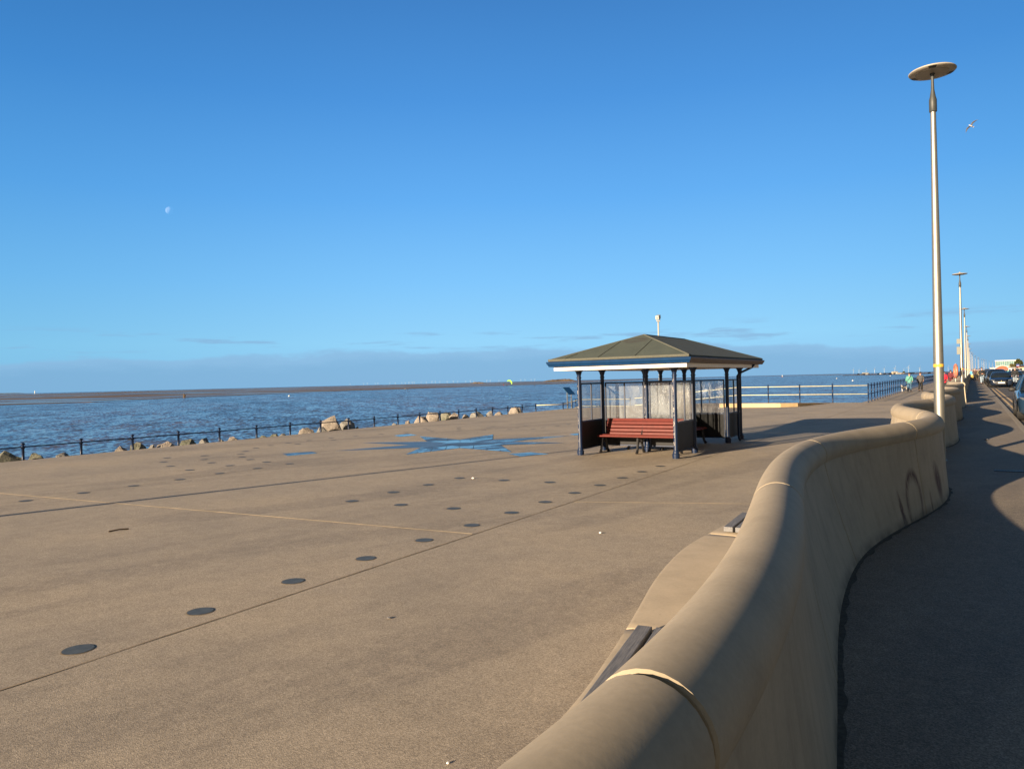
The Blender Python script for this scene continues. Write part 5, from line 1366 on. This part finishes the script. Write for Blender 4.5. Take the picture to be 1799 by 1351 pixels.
def beach_person(label, px, Y, jc, H=1.8):
    p = far_at(px, Y); p.z = SEA + .12
    return person(label, p, R(30), H, jc, ('black_cloth', 0), 'hair_brown', far=True, bulk=1.25, group='people out on the sandbank')
beach_person('tiny pale-clothed person on the sandbank, left one of a pair', 711.8, 500, ('pale_coat', (.35, .32, .28)))
beach_person('tiny dark-clothed person on the sandbank, right one of a pair', 716.3, 495, ('black_jacket', 0))
beach_person('tiny dark person at the water edge beneath the green kite', 890.2, 640, ('navy_jacket', 0), 2.0)
beach_person('tiny person in red at the water edge left of the green kite', 884.8, 700, ('red_coat', 0), 1.7)
beach_person('tiny lone dark figure on the sandbank right of the green kite', 939.3, 560, ('black_jacket', 0), 1.9)
beach_person('tiny lone dark figure on the sandbank near the long island', 986, 800, ('charcoal', 0), 1.8)
# kite: a thick inflated arc
b = B(); K = []
pk = far_at(895.5, 640); z_k = EZ - (670.9 - hz(895.5)) * 640 / 1280
for i in range(13):
    a = R(-35 + i * 11.5); q = .35 + .65 * math.sin(math.pi * (i + .5) / 13)
    def kp(r_, y): return (r_ * math.sin(a), y, r_ * math.cos(a))
    K.append([kp(2.2 + 1.15 * q, -.5), kp(2.2 + 1.0 * q, .7), kp(2.2 - .15 * q, .6), kp(2.2 - .2 * q, -.4)])
loft(b, K); tag(obj('kite', b, M['kite'], loc=(pk.x - .9, 640, z_k - 1.4)), 'bright green power kite above the water edge', 'kite')
# marker on the near sand
t = thing('beach_marker', 'tan and dark marker standing alone on the sandbank at the left', 'marker', far_at(323, 375) + Vector((0, 0, .12)))
b = B(); tube(b, [(0, 0, 0), (0, 0, 2.3)], [.5, .35], 8); obj('post', b, M['islet'], t)
b = B(); tube(b, [(.62, 0, 0), (.6, 0, 1.9)], [.25, .3], 8); obj('brace', b, M['bark'], t)
for px, py, lab, r in ((508, 696.3, 'small white buoy floating off the sandbank, left half of the sea', .45), (1470, 665.3, 'small white buoy on the water right of the shelter, lowest one', .42), (1498, 669.3, 'white buoy nearest the end of the cream-railed fence', .42), (1564, 660.8, 'white buoy in front of the parked vans on the spit', .55), (1347, 661.9, 'small dark post in the far water right of the shelter', .5), (1403, 661, 'dark post far out in the water right of the small sailing boat', .4)):
    x_, y_ = gp(px, py); b = B(); dark = 'dark' in lab
    if dark: lathe(b, [(r * .5, -.3), (r * .5, 1.8), (.05, 2.1)], 8)
    else: ball(b, (0, 0, .12), r, 12, (1.1, 1.1, .8)); lathe(b, [(.08, r * .6), (.05, r * 1.9), (.01, r * 2)], 6)
    tag(obj('channel_post' if dark else 'buoy', b, M['islet'] if dark else M['white'], loc=(x_, y_, SEA)), lab, 'post' if dark else 'buoy')
x_, y_ = gp(1374, 662.6)
t = thing('sailing_boat', 'tiny dinghy with white sail on the far water right of the shelter', 'boat', (x_, y_, SEA))
b = B(); loft(b, [[(x, y * w_, z) for y, z in ((-.6, .55), (-.3, 0), (.3, 0), (.6, .55))] for x, w_ in ((-1.9, .8), (-.5, 1), (1, .9), (2.1, .1))]); obj('hull', b, M['p_red'], t)
b = B(); loft(b, [[(-.1, 0, .9), (1.6, .05, 1.0), (1.5, .1, 1.0)], [(-.1, 0, 3), (.9, .12, 3), (.9, .16, 3)], [(-.1, 0, 5.4), (-.02, 0, 5.4), (-.02, .02, 5.4)]]); obj('sail', b, M['sail'], t)
b = B(); tube(b, [(-.15, 0, .4), (-.15, 0, 5.6)], .05, 6); obj('mast', b, M['chrome_grey'], t)

# vehicles and huts on the spit
def small_van(label, px, Y, m, L=5.0, h=2.4, rz=0.0):
    p = far_at(px, Y); p.z = SEA + .9
    t = thing('parked_van', label, 'van', p, rz, 'vehicles parked on the spit')
    b = B(); loft(b, [[(x, y, z) for y, z in ((-1, .35), (-1, h * .55), (-.85 * q, hh), (.85 * q, hh), (1, h * .55), (1, .35))] for x, hh, q in ((-L / 2, h * .6, 1), (-L / 2 + .5, h * .62, 1), (-L * .25, h, .95), (L / 2 - .3, h, .95), (L / 2, h * .8, 1))]); obj('body', b, m, t)
    b = B(); box(b, -L * .28, -1.03, h * .6, L * .42, 1.03, h * .86); obj('windows', b, M['car_glass'], t)
    for x in (-L * .3, L * .3):
        b = B(); lathe(b, [(.36, -1.02), (.36, 1.02)], 12); b.transform(Matrix.Translation((x, 0, .36)) @ Matrix.Rotation(R(90), 4, 'X')); obj('wheel', b, M['tyre'], t)
    return t
VN = [(1507.5, 1700, 'p_black', 5.5), (1514.5, 1680, 'p_grey', 5), (1517.5, 1660, 'p_black', 6), (1526, 1640, 'p_grey', 4.5), (1543, 1560, 'p_blue', 5.5), (1547, 1550, 'p_white', 4), (1554, 1540, 'p_black', 5.5), (1563, 1500, 'p_black', 6), (1571, 1480, 'p_grey', 5), (1576, 1470, 'p_white', 4.5), (1585, 1440, 'p_silver', 5), (1598, 1400, 'p_black', 8), (1603, 1395, 'p_black', 6), (1632, 1330, 'p_black', 5)]
for i, (px, Y, m_, L) in enumerate(VN):
    small_van(f"tiny {CN[m_]} vehicle parked on the low spit across the water", px, Y, M[m_], L, 2.6, R(10 * (i % 3)))
def hut(label, px, Y, z, wd, dp, h, rh, wall_m, roof_m, cat='building', rz=0.0):
    p = far_at(px, Y); p.z = z; t = thing('seaside_building', label, cat, p, rz)
    b = B(); box(b, -wd / 2, 0, 0, wd / 2, dp, h); obj('wall', b, wall_m, t)
    b = B(); loft(b, [[(-wd / 2 - .3, -.3, h + .002), (-wd / 2 - .3, dp + .3, h + .002), (-wd / 2 - .3, dp / 2, h + rh)], [(wd / 2 + .3, -.3, h + .002), (wd / 2 + .3, dp + .3, h + .002), (wd / 2 + .3, dp / 2, h + rh)]]); obj('roof', b, roof_m, t)
    n = max(2, int(wd / 3))
    for i in range(n):
        b = B(); x = -wd / 2 + wd * (i + .5) / n; box(b, x - wd / n * .28, -.04, h * .35, x + wd / n * .28, -.003, h * .8); obj('window', b, M['car_glass'], t)
    return t
hut('long white building on the spit, left of the turbines', 1521.5, 1690, SEA + .9, 12, 7, 3.4, 1.2, M['dull_white'], M['dull_white'])
hut('pale two-level clubhouse on the spit below the second tallest turbine', 1573, 1500, SEA + .9, 10, 6, 4.2, 1.2, M['render_beige'], M['dull_white'])
hut('low white shed on the spit beside the clubhouse', 1578.5, 1495, SEA + .9, 9, 5, 2.4, .7, M['dull_white'], M['dull_white'])
hut('small white shed on the spit under the bushy tree', 1585.5, 1480, SEA + .9, 6, 4, 2.2, .7, M['dull_white'], M['roof_brown'])

# foliage
def crown_mesh(b, c, rx, ry, rz_, n, size, seed):
    rnd = random.Random(seed)
    lobes = [(Vector((rnd.uniform(-.55, .55) * rx, rnd.uniform(-.5, .5) * ry, rnd.uniform(-.4, .5) * rz_)), rnd.uniform(.35, .62)) for _ in range(9)]
    for i in range(n):
        lc, lr = rnd.choice(lobes)
        d = Vector((rnd.gauss(0, 1), rnd.gauss(0, 1), rnd.gauss(0, 1))).normalized() * rnd.uniform(.55, 1.05)
        p = Vector(c) + lc + Vector((d.x * rx * lr, d.y * ry * lr, d.z * rz_ * lr))
        u = Vector((rnd.gauss(0, 1), rnd.gauss(0, 1), rnd.gauss(0, 1))).normalized(); w_ = u.orthogonal().normalized(); s_ = size * rnd.uniform(.6, 1.4)
        b.faces.new([b.verts.new(p + q) for q in (u * s_, w_ * s_ * .5, -u * s_, -w_ * s_ * .5)])
def tree(label, loc, h, rx, rz_, seed, m, n=1400, size=.35, trunk=True, name='tree', cat='tree'):
    t = thing(name, label, cat, loc)
    if trunk:
        b = B(); th_ = h - rz_
        tube(b, [(0, 0, -.2), (.1, 0, th_ * .5), (0, .1, th_), (.1, .1, th_ + rz_ * .5)], [.3, .24, .18, .08], 8)
        for i in range(5):
            a = i * 1.3; tube(b, [(0, 0, th_ * .7), (math.cos(a) * rx * .4, math.sin(a) * rx * .4, th_ + rz_ * .2), (math.cos(a) * rx * .7, math.sin(a) * rx * .7, th_ + rz_ * .7)], [.12, .08, .03], 6)
        obj('trunk', b, M['bark'], t)
    b = B(); crown_mesh(b, (0, 0, h - rz_), rx, rx, rz_, n, size, seed); obj('crown', b, m, t)
    return t
small = far_at(1587.5, 1500); small.z = SEA + .9
tree('dark bushy tree on the spit under the tallest turbine', small, 5.6, 3.2, 2.3, 3, M['foliage'], 500, .6)

# seafront buildings past the parked cars, at the right edge
def fz(px, py, Y): return EZ - (py - hz(px)) * Y / 1280
p = far_at(1767, 600); z0 = 0
t = thing('glass_building', 'flat-roofed glass-fronted seafront building on the skyline behind the parked cars', 'building', (p.x, p.y, 0), R(-34))
wd, ht = 600 * 30 / 1280, fz(1767, 632.8, 600)
b = B(); box(b, -wd / 2, 0, 0, wd / 2, 10, ht - .9); obj('wall', b, M['render_beige'], t)
b = B(); box(b, -wd / 2 - .4, -.6, ht - .9, wd / 2 + .4, 10.4, ht, .05); obj('roof', b, M['steel_white'], t)
for i in range(9):
    x = -wd / 2 + .25 + i * (wd - .5) / 9
    b = B(); box(b, x, -.12, fz(1767, 641.5, 600) - .6, x + (wd - .5) / 9 - .14, -.005, ht - 1.0); w_ = obj('window', b, M['pane_green'], t)
    b = B(); box(b, x + (wd - .5) / 9 - .14, -.16, fz(1767, 642, 600) - .6, x + (wd - .5) / 9, .002, ht - .95); obj('mullion', b, M['steel_white'], w_)
p = far_at(1761, 500)
t = thing('arched_brick_building', 'red brick building with a shallow white arched roof edge, in front of the glass building', 'building', (p.x, p.y, 0), R(-34))
wd = 500 * 24 / 1280; h0, h1 = fz(1761, 648.5, 500), fz(1761, 641.8, 500)
def arch(w_, a, c, n=16): return [(-w_ / 2 + w_ * i / n, a + (c - a) * math.sin(math.pi * i / n)) for i in range(n + 1)]
b = B(); A_p = arch(wd, h0, h1 - .25); loft(b, [[(x, y, z) for x, z in [(-wd / 2, 0)] + A_p + [(wd / 2, 0)]] for y in (0, 8)]); obj('wall', b, M['brick'], t)
b = B(); n_ = arch(wd + .8, h0 + .05, h1); lo = arch(wd + .8, h0 - .3, h1 - .26); loft(b, [[(x, y, z) for x, z in n_ + lo[::-1]] for y in (-.5, 8.5)]); obj('roof', b, M['white'], t)
for x in (-3.2, -1, 1, 3.2):
    b = B(); box(b, x - .6, -.05, .2, x + .6, -.004, h0 - 1.0); obj('window', b, M['car_glass'], t)
pt_ = far_at(1791, 420); tree('dark round-headed tree at the right edge above the seafront sign', (pt_.x, pt_.y, 0), fz(1791, 629.5, 420), 2.5, 2.2, 8, M['foliage'], 2200, .3)
pt_ = far_at(1781, 430); tree('olive-brown shrub left of the round-headed tree', (pt_.x, pt_.y, 0), fz(1781, 637.5, 430), 2.6, 1.9, 9, M['foliage_dry'], 1800, .26, False, 'shrub', 'shrub')
pt_ = far_at(1788, 425); tree('low spreading yellow-green shrub at the foot of the round-headed tree', (pt_.x, pt_.y, 0), fz(1788, 638.5, 425), 2.4, 1.6, 10, M['foliage_dry'], 1600, .26, False, 'shrub', 'shrub')
hut('low beige building with a brown roof at the right edge of the picture', 1797.5, 390, 0, 4.5, 8, fz(1796, 645.2, 390), .8, M['render_beige'], M['roof_brown'], rz=R(-34))
p = far_at(1788, 360)
t = thing('shop_sign', 'blue and white sign board with a red strip on posts below the round-headed tree', 'sign', (p.x, p.y, 0))
M['sign_blue'] = mat('sign_blue', (.06, .1, .38), .5, var=.1, scale=9)
z0, z1 = fz(1788, 645, 360), fz(1788, 639.8, 360)
b = B(); box(b, -.75, -.04, z0 + .35, .75, .04, z1, .01); obj('panel', b, M['sign_blue'], t)
b = B(); box(b, -.75, -.05, z0, .75, .03, z0 + .348); obj('strip', b, M['p_red'], t)
b = B(); box(b, -.6, -.05, z0 + .6, .6, -.041, z0 + .85); obj('lettering_band', b, M['white'], t)
for x in (-.6, .6):
    b = B(); tube(b, [(x, .07, 0), (x, .07, z1)], .05, 6); obj('post', b, M['galv'], t)
for px, Y, wd, h, lab in ((1746, 520, 5, 2.9, 'small white kiosk far off, left of the brick building'), (1777, 330, 2.6, 2.1, 'pale low kiosk right of the brick building, behind the parked cars')):
    hut(lab, px, Y, 0, wd, 4, h, .5, M['white'], M['steel_white'], 'kiosk', rz=R(-34))
